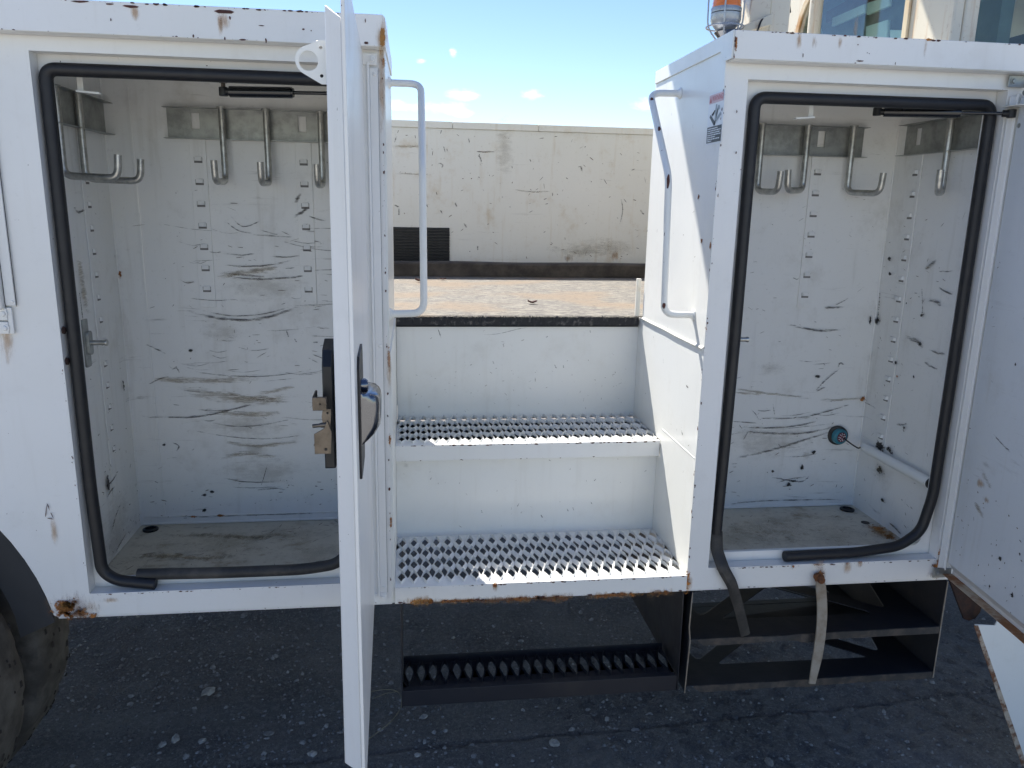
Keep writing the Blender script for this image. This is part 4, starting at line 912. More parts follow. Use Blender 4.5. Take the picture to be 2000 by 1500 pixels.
# rust bracket and lower side skirt at the right
part('rusty_bracket', MB().plate([(1.40, -.004), (1.50, -.004), (1.522, -.108), (1.520, -.128), (1.508, -.146), (1.490, -.152), (1.474, -.146)], [], ((0, .045, 0), (1, 0, 0), (0, 0, 1)), -.006), m_rustdark, T, 'dark rusty bracket behind the door bottom', bevel=.001)
sk = part('side_skirt', MB().plate([(1.461, -.129), (1.520, -.135), (1.56, -.02), (2.4, -.02), (2.4, -.56), (1.684, -.57)], [], ((0, -.012, 0), (1, 0, 0), (0, 0, 1)), -.004), m_paint, T, 'white lower skirt panel with rusty edge', bevel=.001)
part('skirt_edge', MB().plate([(1.457, -.131), (1.469, -.131), (1.691, -.572), (1.678, -.578)], [], ((0, -.014, 0), (1, 0, 0), (0, 0, 1)), -.0022), simple('rusty_skirt_edge', (.45, .38, .30), .8, col2=(.16, .07, .035), scale=30, th=(.4, .6)), sk)

REFLECTIONS = [[(1.335, 1.614), (1.108, 1.614), (1.114, 1.644), (1.334, 1.645)], [(1.093, 1.602), (0.958, 1.602), (0.966, 1.635), (1.102, 1.644)], [(1.077, 1.498), (1.091, 1.565), (0.958, 1.56), (0.949, 1.474)], [(0.927, 1.471), (0.939, 1.524), (0.792, 1.492), (0.781, 1.444)], [(1.527, 1.58), (1.545, 1.661), (1.436, 1.635), (1.371, 1.551)]]
BEAM = [(1.439, 1.649), (1.44, 1.692), (1.262, 1.7), (1.037, 1.647)]
# ================================================================== cab behind the right cabinet
cx0 = 1.45
def frame_x(x, yy0, yy1, zz0, zz1, win, r_, mat, nm, parent, t=.03):
    return part(nm, MB().plate(rect(yy0, yy1, zz0, zz1), [rrect(*win, r_)], ((x, 0, 0), (0, 1, 0), (0, 0, 1)), t), mat, parent, bevel=.006)
wy0, wy1, wz0, wz1 = .615, 1.290, 1.16, 1.700
cab = part('cab', MB().plate(rect(.40, 2.06, .10, 2.10), [rrect(wy0, wy1, wz0, wz1, .15)], ((cx0, 0, 0), (0, 1, 0), (0, 0, 1)), .03), m_cabrust, T, 'rusting cream cab with rear and side windows', bevel=.006)
part('window_trim', MB().plate(rrect(wy0 - .022, wy1 + .022, wz0 - .022, wz1 + .022, .165), [rrect(wy0 + .004, wy1 - .004, wz0 + .004, wz1 - .004, .145)], ((cx0 - .009, 0, 0), (0, 1, 0), (0, 0, 1)), .008), simple('rusty_trim', (.62, .53, .37), .6, col2=(.42, .20, .05), scale=7), cab, 'rusty rounded window surround', bevel=.003)
m_glass, nt, b = new_mat('tinted_glass'); b.inputs['Base Color'].default_value = (.70, .86, .86, 1); b.inputs['Roughness'].default_value = .02; b.inputs['Transmission Weight'].default_value = 1; b.inputs['IOR'].default_value = 1.45
part('window_glass', MB().box(cx0 + .012, cx0 + .017, wy0 - .002, wy1 + .002, wz0 - .002, wz1 + .002), m_glass, cab)
sd = MB().plate(rect(cx0 + .032, 3.1, .10, 2.10), [rrect(cx0 + .075, 2.35, 1.10, 1.80, .06)], ((0, .40, 0), (1, 0, 0), (0, 0, 1)), -.03)
part('cab_side', sd, m_cabrust, cab, bevel=.006); part('window_glass', MB().box(cx0 + .07, 2.36, .412, .417, 1.09, 1.81), m_glass, cab)
part('cab_side', MB().plate(rect(cx0 + .032, 3.1, .10, 2.10), [rrect(cx0 + .10, 2.35, 1.10, 1.80, .06)], ((0, 2.06, 0), (1, 0, 0), (0, 0, 1)), -.03), m_cabrust, cab)
part('cab_front', MB().plate(rect(.43, 2.02, .10, 2.10), [rrect(.52, 1.95, 1.15, 1.85, .06)], ((3.07, 0, 0), (0, 1, 0), (0, 0, 1)), .03), m_cabrust, cab)
part('cab_roof', MB().box(cx0 - .01, 3.12, .39, 2.07, 2.102, 2.14), m_cabrust, cab, bevel=.02); part('cab_floor', MB().box(cx0, 3.1, .42, 2.03, .06, .098), m_navy, cab)
part('seat', MB().box(1.95, 2.08, .50, .98, .62, 1.50).box(2.0, 2.45, .50, .98, .50, .64), m_seat, cab, bevel=.03); part('seat', MB().box(1.95, 2.08, 1.35, 1.92, .62, 1.50).box(2.0, 2.45, 1.35, 1.92, .50, .64), m_seat, cab, bevel=.03)
m_inlight = simple('cab_reflection_liner', (.70, .80, .72), .5, var=.12, scale=6)
LX = 1.60
for poly in REFLECTIONS: part('cab_reflection_liner', MB().plate(poly, [], ((LX, 0, 0), (0, 1, 0), (0, 0, 1)), .012), m_inlight, cab, bevel=.003)  # pale panels behind the rear glass, standing in for reflections of white equipment
part('cab_reflection_liner', MB().plate(BEAM, [], ((LX + .03, 0, 0), (0, 1, 0), (0, 0, 1)), .02), simple('cab_liner_red', (.13, .05, .045), .7), cab)
part('cab_reflection_liner', MB().box(1.66, 1.70, .50, 1.75, 1.15, 1.95), simple('cab_liner_dark', (.20, .22, .19), .8, var=.4, scale=5), cab)
# upright mast, brace and corner roll at the cab's back
mast = part('rack_mast', MB().box(.976, 1.035, .50, .56, 1.2885, 2.2), m_cabrust, T, 'rust-streaked upright post behind the right cabinet', bevel=.004)
part('brace', MB().hexa([(.955, .505, 1.372), (.976, .505, 1.355), (.976, .520, 1.355), (.955, .520, 1.372)], [(.86, .505, 1.575), (.905, .505, 1.575), (.905, .520, 1.575), (.86, .520, 1.575)]), m_paint, mast, bevel=.002)
part('brace', MB().hexa([(.865, .48, 1.383), (.976, .48, 1.418), (.976, .50, 1.418), (.865, .50, 1.383)], [(.865, .48, 1.400), (.976, .48, 1.446), (.976, .50, 1.446), (.865, .50, 1.400)]), m_cabrust, mast, bevel=.002)
part('gusset', MB().plate([(.915, 1.37), (.976, 1.37), (.976, 1.62), (.93, 1.62)], [], ((0, .498, 0), (1, 0, 0), (0, 0, 1)), -.004), m_cabrust, mast, bevel=.002)
part('upper_beam', MB().box(.70, 3.0, .50, .56, 2.201, 2.27), m_cabrust, mast, bevel=.004)
part('roll_pipe', MB().tube(fillet([(1.36, 1.0, 1.25), (1.36, 1.0, 1.75), (1.42, 1.0, 1.86)], .05), .022, 14), m_cabrust, mast, smooth=True)
part('mirror_arm', MB().tube(fillet([(1.215, .93, 1.80), (1.215, .93, 1.60), (1.225, .93, 1.555)], .02), .014, 10), m_navy, mast, smooth=True)
# amber beacon in its wire guard
bx_, by_ = .832, .45
BZ = -.030
bc = part('beacon', MB().lathe((bx_, by_, 1.4310), (0, 0, 1), [(0, .030), (.002, .0395), (.012, .0405), (.014, .0395)], 30), m_lensbase, T, 'amber warning beacon in a wire guard', smooth=True)
lens = [(0, .037)]
for i in range(9): lens += [(.004 + i * .008, .0375 - i * .0006), (.008 + i * .008, .0360 - i * .0006)]
lens += [(.080, .028), (.086, .015)]
part('amber_lens', MB().lathe((bx_, by_, 1.4455), (0, 0, 1), lens, 30), m_amber, bc, smooth=True)
part('beacon_base', MB().lathe((bx_, by_, 1.3850), (0, 0, 1), [(0, .016), (.006, .024), (.020, .036), (.030, .040), (.0455, .040)], 30), m_lensbase, bc, smooth=True)
part('beacon_cup', MB().lathe((bx_ + .012, by_, 1.3450), (-.1, 0, 1), [(0, .010), (.018, .018), (.040, .034), (.043, .036)], 26), m_chrome, bc, smooth=True)
wg = MB()
for a in (20, 95, 170, 245, 320):
    ca, sa = math.cos(R(a)), math.sin(R(a)); wg.tube(fillet([(bx_ + .018 * ca, by_ + .018 * sa, 1.3610), (bx_ + .047 * ca, by_ + .047 * sa, 1.3980), (bx_ + .049 * ca, by_ + .049 * sa, 1.5330), (bx_ + .01 * ca, by_ + .01 * sa, 1.5680)], .02, 4), .0022, 7)
wg.tube([(bx_ + .0495 * math.cos(R(a)), by_ + .0495 * math.sin(R(a)), 1.3980) for a in range(0, 361, 15)], .0022, 7)
part('wire_guard', wg, m_lensbase, bc, smooth=True)
part('beacon_bracket', MB().box(.84, .97, .44, .46, 1.352, 1.358).box(.84, .86, .44, .46, 1.289, 1.352).box(.865, .975, .43, .47, 1.368, 1.388), m_cabrust, bc, bevel=.002)
part('beacon_cable', MB().tube(fillet([(.90, .46, 1.38), (.93, .47, 1.39), (.945, .48, 1.43), (.965, .49, 1.44), (.975, .50, 1.43)], .02), .0025, 8), m_black, bc, smooth=True)
# unseen boom added overhead along the truck to cast shade on the right cabinet
boom = part('shade_boom', MB().box(-4.2, 2.8, .953, 1.423, 2.72, 3.10), m_paint, T, 'unseen boom added above the body to shade the right cabinet', bevel=.02)
part('shade_boom_pedestal', MB().box(-3.4, -2.75, .75, 1.35, .62, 2.71), m_paint, boom, bevel=.03)
part('shade_boom_rest', MB().box(2.35, 2.45, .85, 1.22, 2.142, 2.718), m_paint, boom, bevel=.01)
MK = {
 'LB': ('Y', 0.512, [('r', 'scuff', [(-0.634, 0.636), (-0.542, 0.608), (-0.433, 0.603), (-0.349, 0.627), (-0.313, 0.642)], 0.01), ('r', 'scuff', [(-0.588, 0.632), (-0.501, 0.614), (-0.405, 0.62), (-0.328, 0.643)], 0.005), ('r', 'scuff', [(-0.782, 0.332), (-0.684, 0.327), (-0.588, 0.33), (-0.488, 0.353), (-0.417, 0.374)], 0.007), ('r', 'scuff', [(-0.725, 0.332), (-0.643, 0.325), (-0.56, 0.331)], 0.004), ('r', 'scuff', [(-0.526, 0.754), (-0.466, 0.749), (-0.398, 0.752), (-0.329, 0.765)], 0.006), ('r', 'scuff', [(-0.517, 0.784), (-0.464, 0.779), (-0.423, 0.784)], 0.005), ('r', 'scuff', [(-0.518, 0.726), (-0.427, 0.714), (-0.324, 0.721), (-0.29, 0.729)], 0.007), ('r', 'scuff', [(-0.52, 0.734), (-0.467, 0.725), (-0.4, 0.722)], 0.006), ('r', 'scuff', [(-0.397, 0.777), (-0.343, 0.775), (-0.301, 0.781)], 0.005), ('r', 'scuff', [(-0.633, 0.462), (-0.538, 0.447), (-0.442, 0.442), (-0.357, 0.448), (-0.272, 0.465)], 0.003), ('r', 'scuff', [(-0.589, 0.314), (-0.506, 0.297), (-0.421, 0.302), (-0.334, 0.32)], 0.004), ('r', 'scuff', [(-0.632, 0.29), (-0.522, 0.267), (-0.409, 0.259), (-0.293, 0.272)], 0.003), ('r', 'scuff', [(-0.329, 0.448), (-0.272, 0.454), (-0.243, 0.467)], 0.004), ('r', 'scuff', [(-0.729, 0.535), (-0.697, 0.519), (-0.671, 0.504)], 0.005), ('r', 'scuff', [(-0.499, 0.871), (-0.467, 0.845), (-0.427, 0.837)], 0.004), ('r', 'scuff', [(-0.485, 0.885), (-0.46, 0.858), (-0.433, 0.859), (-0.392, 0.88)], 0.004), ('r', 'scuff', [(-0.413, 0.848), (-0.38, 0.839), (-0.36, 0.835)], 0.004), ('r', 'scuff', [(-0.316, 0.915), (-0.305, 0.935), (-0.295, 0.945)], 0.012), ('r', 'scuff', [(-0.324, 0.881), (-0.297, 0.895), (-0.283, 0.909)], 0.01), ('r', 'scuff', [(-0.283, 0.888), (-0.257, 0.878), (-0.23, 0.873)], 0.005), ('r', 'scuff', [(-0.288, 0.507), (-0.263, 0.496), (-0.242, 0.487)], 0.004), ('r', 'scuff', [(-0.299, 0.497), (-0.264, 0.477)], 0.003), ('r', 'scuff', [(-0.55, 0.144), (-0.487, 0.13), (-0.4, 0.128)], 0.006), ('r', 'scuff', [(-0.46, 0.103), (-0.416, 0.108), (-0.373, 0.104)], 0.006), ('r', 'scuff', [(-0.445, 0.113), (-0.434, 0.145), (-0.422, 0.183)], 0.003), ('r', 'scuff', [(-0.531, 0.116), (-0.459, 0.111), (-0.372, 0.115)], 0.003), ('r', 'scuff', [(-0.671, 0.227), (-0.663, 0.242), (-0.683, 0.255)], 0.005), ('r', 'scuff', [(-0.731, 0.422), (-0.696, 0.439), (-0.669, 0.446)], 0.005), ('r', 'scuff', [(-0.667, 0.462), (-0.653, 0.468), (-0.645, 0.453)], 0.004), ('r', 'scuff', [(-0.352, 0.573), (-0.346, 0.551)], 0.004), ('r', 'scuff', [(-0.332, 0.551), (-0.325, 0.539)], 0.004), ('r', 'scuff', [(-0.283, 0.539), (-0.266, 0.539)], 0.005), ('r', 'brown', [(-0.664, 0.414), (-0.556, 0.388), (-0.445, 0.372), (-0.332, 0.381)], 0.045), ('r', 'brown', [(-0.73, 0.437), (-0.649, 0.433), (-0.539, 0.432), (-0.414, 0.441)], 0.03), ('r', 'brown', [(-0.6, 0.347), (-0.49, 0.333), (-0.362, 0.334)], 0.025), ('r', 'brown', [(-0.444, 0.39), (-0.388, 0.401), (-0.331, 0.411)], 0.02), ('r', 'brown', [(-0.541, 0.406), (-0.473, 0.382), (-0.375, 0.371)], 0.02), ('r', 'brown', [(-0.535, 0.721), (-0.453, 0.732), (-0.344, 0.75)], 0.03), ('r', 'brown', [(-0.554, 0.202), (-0.482, 0.216), (-0.369, 0.193)], 0.02), ('r', 'brown', [(-0.55, 0.255), (-0.452, 0.238), (-0.323, 0.251)], 0.02), ('p', 'dirt', (-0.453, 0.226), 0.09, 0.03), ('p', 'dirt', (-0.517, 0.566), 0.14, 0.06), ('p', 'dirt', (-0.477, 0.3), 0.25, 0.09), ('p', 'dirt', (-0.401, 0.694), 0.25, 0.1), ('p', 'dirt', (-0.428, 0.16), 0.3, 0.1), ('p', 'black', (-0.606, 0.093), 0.026, 0.013), ('p', 'black', (-0.581, 0.102), 0.02, 0.01), ('p', 'black', (-0.612, 0.517), 0.012, 0.008), ('p', 'black', (-0.606, 0.047), 0.012, 0.012), ('p', 'rust', (-0.636, 0.027), 0.03, 0.008), ('p', 'rust', (-0.562, 0.028), 0.022, 0.01), ('p', 'rust', (-0.777, 0.725), 0.012, 0.03), ('p', 'black', (-0.702, 0.246), 0.012, 0.008), ('r', 'scuff', [(-0.707, 0.031), (-0.608, 0.026), (-0.493, 0.027), (-0.376, 0.027), (-0.243, 0.028)], 0.004)]),
 'LW': ('X', -0.785, [('r', 'scuff', [(0.265, 0.901), (0.29, 0.889), (0.331, 0.897)], 0.008), ('r', 'scuff', [(0.288, 0.206), (0.323, 0.207), (0.361, 0.215)], 0.008), ('r', 'scuff', [(0.28, 0.175), (0.307, 0.185), (0.343, 0.186)], 0.008), ('r', 'scuff', [(0.29, 0.079), (0.323, 0.108), (0.365, 0.127)], 0.008), ('r', 'scuff', [(0.299, 0.017), (0.339, 0.028), (0.391, 0.035)], 0.008), ('r', 'scuff', [(0.247, 0.719), (0.249, 0.67), (0.251, 0.621)], 0.008), ('r', 'brown', [(0.265, 0.789), (0.27, 0.716), (0.286, 0.64)], 0.05), ('p', 'dirt', (0.323, 0.065), 0.3, 0.25), ('p', 'black', (0.299, 0.209), 0.03, 0.05), ('p', 'black', (0.465, 0.426), 0.02, 0.04)]),
 'LF': ('Z', 0.004, [('p', 'dirt', (-0.662, 0.349), 0.25, 0.2), ('p', 'dirt', (-0.506, 0.369), 0.35, 0.22), ('p', 'dirt', (-0.359, 0.391), 0.3, 0.2), ('p', 'dirt', (-0.687, 0.259), 0.2, 0.2), ('p', 'dirt', (-0.262, 0.284), 0.2, 0.15), ('r', 'brown', [(-0.743, 0.278), (-0.688, 0.304), (-0.551, 0.277), (-0.424, 0.298)], 0.06), ('r', 'brown', [(-0.724, 0.421), (-0.588, 0.427), (-0.443, 0.398), (-0.307, 0.422)], 0.05)]),
 'RB': ('Y', 0.409, [('r', 'scuff', [(1.065, 0.607), (1.121, 0.594), (1.185, 0.588), (1.255, 0.594)], 0.01), ('r', 'scuff', [(1.169, 0.655), (1.208, 0.655), (1.239, 0.66)], 0.008), ('r', 'scuff', [(1.2, 0.658), (1.23, 0.673), (1.249, 0.685)], 0.004), ('r', 'scuff', [(1.171, 0.4), (1.195, 0.431), (1.224, 0.458), (1.253, 0.481)], 0.006), ('r', 'scuff', [(1.177, 0.404), (1.189, 0.412), (1.208, 0.42)], 0.007), ('r', 'scuff', [(1.238, 0.477), (1.244, 0.492), (1.258, 0.483)], 0.006), ('r', 'scuff', [(1.006, 0.328), (1.086, 0.324), (1.166, 0.331), (1.26, 0.356), (1.292, 0.367)], 0.006), ('r', 'scuff', [(0.929, 0.303), (1.041, 0.296), (1.137, 0.303), (1.2, 0.318)], 0.006), ('r', 'scuff', [(0.938, 0.29), (1.043, 0.28), (1.156, 0.278), (1.267, 0.301)], 0.008), ('r', 'scuff', [(0.938, 0.203), (1.048, 0.225), (1.174, 0.262), (1.253, 0.285)], 0.009), ('r', 'scuff', [(0.92, 0.319), (1.008, 0.311)], 0.004), ('r', 'scuff', [(0.98, 0.355), (0.997, 0.339), (1.01, 0.317)], 0.003), ('r', 'scuff', [(1.046, 0.375), (1.057, 0.332)], 0.003), ('r', 'scuff', [(1.09, 0.743), (1.083, 0.735), (1.068, 0.741)], 0.003), ('r', 'brown', [(0.92, 0.407), (0.968, 0.402), (1.016, 0.397)], 0.012), ('r', 'brown', [(0.919, 0.418), (0.999, 0.406), (1.193, 0.381)], 0.012), ('r', 'rust', [(1.185, 0.381), (1.258, 0.38), (1.33, 0.384)], 0.006), ('p', 'rust', (1.329, 0.382), 0.02, 0.02), ('p', 'dirt', (1.024, 0.475), 0.1, 0.05), ('p', 'dirt', (1.045, 0.257), 0.3, 0.12), ('p', 'black', (1.177, 0.451), 0.02, 0.012), ('p', 'black', (1.067, 0.16), 0.016, 0.014), ('p', 'black', (1.159, 0.17), 0.012, 0.02), ('p', 'black', (1.124, 0.117), 0.022, 0.016), ('p', 'black', (1.192, 0.218), 0.014, 0.016), ('p', 'black', (1.139, 0.128), 0.03, 0.01), ('p', 'black', (1.321, 0.618), 0.012, 0.03), ('p', 'dirt', (1.168, 0.206), 0.03, 0.03), ('r', 'scuff', [(1.075, 0.119), (1.122, 0.134), (1.187, 0.14)], 0.005), ('r', 'scuff', [(0.926, 0.057), (1.031, 0.066), (1.229, 0.065), (1.33, 0.06)], 0.005), ('r', 'scuff', [(1.056, 0.144), (1.156, 0.125), (1.187, 0.144)], 0.006), ('r', 'scuff', [(0.931, 0.187), (0.955, 0.187)], 0.004), ('r', 'scuff', [(0.965, 0.258), (0.978, 0.286)], 0.004)]),
 'RW': ('X', 1.339, [('r', 'scuff', [(0.212, 0.779), (0.19, 0.794), (0.167, 0.811)], 0.012), ('r', 'scuff', [(0.148, 0.742), (0.117, 0.733), (0.087, 0.729)], 0.006), ('r', 'scuff', [(0.157, 0.781), (0.128, 0.783), (0.094, 0.788)], 0.005), ('r', 'scuff', [(0.181, 0.705), (0.15, 0.703), (0.125, 0.698)], 0.014), ('r', 'scuff', [(0.26, 0.593), (0.21, 0.592), (0.187, 0.586), (0.172, 0.575)], 0.016), ('r', 'scuff', [(0.154, 0.579), (0.112, 0.576), (0.083, 0.578)], 0.008), ('r', 'scuff', [(0.161, 0.542), (0.134, 0.537), (0.103, 0.534)], 0.008), ('r', 'scuff', [(0.396, 0.709), (0.392, 0.658), (0.39, 0.598)], 0.008), ('r', 'scuff', [(0.242, 0.35), (0.215, 0.355), (0.195, 0.366)], 0.008), ('r', 'scuff', [(0.407, 0.371), (0.38, 0.371), (0.34, 0.366)], 0.006), ('r', 'scuff', [(0.217, 0.067), (0.188, 0.064), (0.151, 0.057)], 0.01), ('r', 'scuff', [(0.213, 0.736), (0.198, 0.683), (0.197, 0.659)], 0.006), ('p', 'black', (0.187, 0.586), 0.021599999999999998, 0.021599999999999998), ('p', 'black', (0.195, 0.662), 0.021599999999999998, 0.011519999999999999), ('p', 'black', (0.392, 0.621), 0.036, 0.0288), ('p', 'black', (0.37, 0.799), 0.021599999999999998, 0.0144), ('p', 'black', (0.357, 0.757), 0.021599999999999998, 0.011519999999999999), ('p', 'black', (0.207, 0.35), 0.0144, 0.0144), ('p', 'black', (0.3, 0.266), 0.0576, 0.036), ('p', 'black', (0.256, 0.268), 0.043199999999999995, 0.0288), ('p', 'black', (0.286, 0.199), 0.043199999999999995, 0.036), ('p', 'black', (0.253, 0.118), 0.0288, 0.0144), ('p', 'black', (0.268, 0.685), 0.00864, 0.0072), ('p', 'black', (0.194, 0.497), 0.0144, 0.0144), ('p', 'black', (0.281, 0.517), 0.011519999999999999, 0.01008), ('p', 'dirt', (0.289, 0.192), 0.1, 0.06), ('p', 'rust', (0.266, 0.481), 0.015, 0.01)]),
 'RF': ('Z', 0.043, [('p', 'rust', (1.312, 0.209), 0.06, 0.13), ('p', 'rust', (1.31, 0.175), 0.04, 0.08), ('p', 'dirt', (1.043, 0.26), 0.4, 0.25), ('p', 'dirt', (1.168, 0.179), 0.3, 0.2), ('p', 'glow', (1.308, 0.203), 0.09, 0.16), ('p', 'dirt', (0.895, 0.202), 0.3, 0.2)]),
 'FW': ('Y', 2.15, [('r', 'scuff', [(0.266, 1.234), (0.272, 1.207)], 0.007), ('r', 'scuff', [(0.311, 1.156), (0.323, 1.142), (0.333, 1.112)], 0.009), ('r', 'scuff', [(0.303, 1.17), (0.34, 1.169), (0.377, 1.172)], 0.008), ('r', 'scuff', [(0.812, 1.119), (0.821, 1.091)], 0.013), ('r', 'scuff', [(0.148, 1.192), (0.158, 1.157)], 0.006), ('r', 'scuff', [(0.121, 1.114), (0.145, 1.105), (0.138, 1.091)], 0.008), ('r', 'scuff', [(0.202, 0.933), (0.214, 0.909)], 0.01), ('r', 'scuff', [(0.133, 0.896), (0.143, 0.877)], 0.008), ('r', 'scuff', [(-0.07, 1.231), (-0.082, 1.197)], 0.006), ('r', 'scuff', [(-0.086, 0.916), (-0.062, 0.904)], 0.01), ('r', 'scuff', [(-0.064, 0.904), (-0.065, 0.863)], 0.009), ('r', 'scuff', [(1.019, 0.973), (1.033, 0.912), (1.021, 0.837)], 0.007), ('r', 'scuff', [(0.315, 0.728), (0.315, 0.703)], 0.01), ('r', 'scuff', [(1.121, 0.914), (1.144, 0.889)], 0.01), ('r', 'scuff', [(0.244, 0.837), (0.262, 0.813)], 0.01), ('r', 'scuff', [(0.579, 0.989), (0.617, 0.99)], 0.006), ('r', 'brown', [(-0.094, 1.185), (-0.011, 1.185), (0.085, 1.19)], 0.02), ('r', 'brown', [(-0.084, 1.06), (0.012, 1.06), (0.097, 1.059)], 0.012), ('r', 'brown', [(0.303, 1.17), (0.352, 1.169), (0.401, 1.173)], 0.014), ('r', 'brown', [(0.479, 0.999), (0.579, 0.989), (0.68, 0.996)], 0.012), ('p', 'dirt', (0.792, 0.709), 0.27999999999999997, 0.07), ('p', 'dirt', (1.0, 0.724), 0.24, 0.1), ('p', 'dirt', (0.87, 0.722), 0.35, 0.12), ('p', 'glow', (0.768, 0.671), 0.05, 0.04), ('p', 'glow', (1.002, 0.686), 0.05, 0.06), ('p', 'dirt', (0.438, 1.188), 0.1, 0.3), ('c', (0.241, 1.044), 0.007, 0.007), ('c', (0.282, 1.045), 0.007, 0.007)]),
 'FL': ('Y', 0.0, [('t', [(-0.8, 0.241), (-0.793, 0.276), (-0.789, 0.257), (-0.783, 0.238), (-0.799, 0.241)]), ('p', 'rust', (-0.78, 0.021), 0.075, 0.065), ('p', 'rust', (-0.753, 0.01), 0.09, 0.035), ('p', 'glow', (-0.768, 0.027), 0.12, 0.08), ('p', 'rust', (-0.776, 0.018), 0.05, 0.045), ('p', 'rust', (-0.768, 0.033), 0.045, 0.03), ('p', 'rust', (-0.751, 0.007), 0.06, 0.022), ('p', 'rust', (-0.727, 0.002), 0.035, 0.014), ('p', 'glow', (-0.747, 0.019), 0.09, 0.05), ('p', 'glow', (-0.773, 0.033), 0.06, 0.06), ('p', 'rust', (-0.783, 0.009), 0.03, 0.03), ('p', 'glow', (-0.758, 0.02), 0.05, 0.03), ('p', 'glow', (-0.785, 0.026), 0.04, 0.03), ('p', 'glow', (-0.685, 0.039), 0.05, 0.016), ('p', 'glow', (-0.786, 0.207), 0.02, 0.08), ('p', 'glow', (-0.834, 0.633), 0.03, 0.1), ('p', 'glow', (-0.056, 1.242), 0.012, 0.09), ('p', 'rust', (-0.054, 0.592), 0.007, 0.06), ('p', 'rust', (-0.055, 0.404), 0.007, 0.04), ('p', 'rust', (-0.056, 0.206), 0.006, 0.03), ('p', 'glow', (-0.054, 0.569), 0.012, 0.16), ('p', 'glow', (-0.059, 1.174), 0.02, 0.25), ('p', 'rust', (-0.055, 1.205), 0.012, 0.05)]),
 'FAS': ('Y', -0.036, [('p', 'rust', (-0.055, 1.245), 0.012, 0.055), ('p', 'glow', (-0.058, 1.24), 0.03, 0.08), ('p', 'glow', (-0.357, 1.259), 0.03, 0.035), ('p', 'glow', (-0.362, 1.254), 0.012, 0.05), ('p', 'glow', (-0.515, 1.266), 0.02, 0.03), ('c', (-0.351, 1.275), 0.05, 0.008), ('c', (-0.523, 1.276), 0.035, 0.006), ('c', (-0.613, 1.28), 0.03, 0.005), ('c', (-0.559, 1.278), 0.02, 0.004), ('c', (-0.343, 1.264), 0.004, 0.01), ('c', (-0.286, 1.253), 0.014, 0.003), ('c', (-0.207, 1.25), 0.006, 0.004), ('c', (-0.192, 1.248), 0.003, 0.003), ('c', (-0.413, 1.229), 0.004, 0.009), ('c', (-0.355, 1.227), 0.003, 0.007), ('c', (-0.321, 1.226), 0.016, 0.005), ('c', (-0.278, 1.227), 0.004, 0.01), ('c', (-0.087, 1.23), 0.012, 0.006), ('c', (-0.56, 1.251), 0.003, 0.007), ('c', (-0.088, 1.271), 0.003, 0.009), ('c', (0.819, 1.244), 0.003, 0.012), ('c', (0.949, 1.238), 0.022, 0.003), ('c', (1.029, 1.236), 0.002, 0.008), ('c', (0.939, 1.27), 0.004, 0.003), ('p', 'glow', (1.094, 1.269), 0.01, 0.05), ('p', 'rust', (1.102, 1.287), 0.02, 0.008), ('p', 'rust', (0.671, 1.254), 0.006, 0.05), ('p', 'glow', (0.807, 1.272), 0.015, 0.04), ('p', 'glow', (0.841, 1.272), 0.015, 0.04), ('p', 'glow', (0.898, 1.272), 0.012, 0.03)]),
 'R1': ('Y', 0.293, [('r', 'scuff', [(0.345, 0.091), (0.351, 0.08)], 0.004), ('r', 'scuff', [(0.278, 0.116), (0.284, 0.127)], 0.003), ('r', 'scuff', [(0.418, 0.108), (0.423, 0.096)], 0.003), ('r', 'scuff', [(0.434, 0.111), (0.438, 0.099)], 0.002), ('r', 'scuff', [(0.179, 0.111), (0.182, 0.101)], 0.003), ('r', 'scuff', [(0.491, 0.185), (0.497, 0.192)], 0.003), ('p', 'dirt', (-0.023, 0.244), 0.02, 0.02)]),
 'R2': ('Y', 0.538, [('r', 'scuff', [(0.069, 0.576), (0.074, 0.561), (0.08, 0.543)], 0.003), ('r', 'scuff', [(0.181, 0.556), (0.241, 0.557), (0.301, 0.571), (0.346, 0.579)], 0.0015), ('r', 'scuff', [(0.387, 0.545), (0.393, 0.551)], 0.004), ('r', 'scuff', [(0.519, 0.568), (0.521, 0.56)], 0.003), ('r', 'scuff', [(0.414, 0.468), (0.422, 0.452)], 0.003), ('r', 'scuff', [(0.442, 0.464), (0.444, 0.452)], 0.003), ('r', 'scuff', [(0.23, 0.477), (0.235, 0.466)], 0.003)]),
 'SW': ('X', 0.6665, [('r', 'scuff', [(0.023, -0.043), (0.03, -0.011)], 0.002), ('r', 'scuff', [(0.113, 0.382), (0.1, 0.372)], 0.006), ('r', 'scuff', [(0.075, 0.016), (0.079, 0.036)], 0.003), ('r', 'scuff', [(0.103, 0.5), (0.084, 0.497)], 0.006), ('r', 'scuff', [(0.288, 0.531), (0.285, 0.515)], 0.003), ('p', 'rust', (0.107, 0.952), 0.02, 0.02), ('p', 'rust', (0.067, 0.853), 0.02, 0.02), ('p', 'rust', (0.004, 0.659), 0.03, 0.02), ('p', 'rust', (-0.012, 0.956), 0.012, 0.018), ('p', 'rust', (0.011, 0.844), 0.012, 0.02)]),
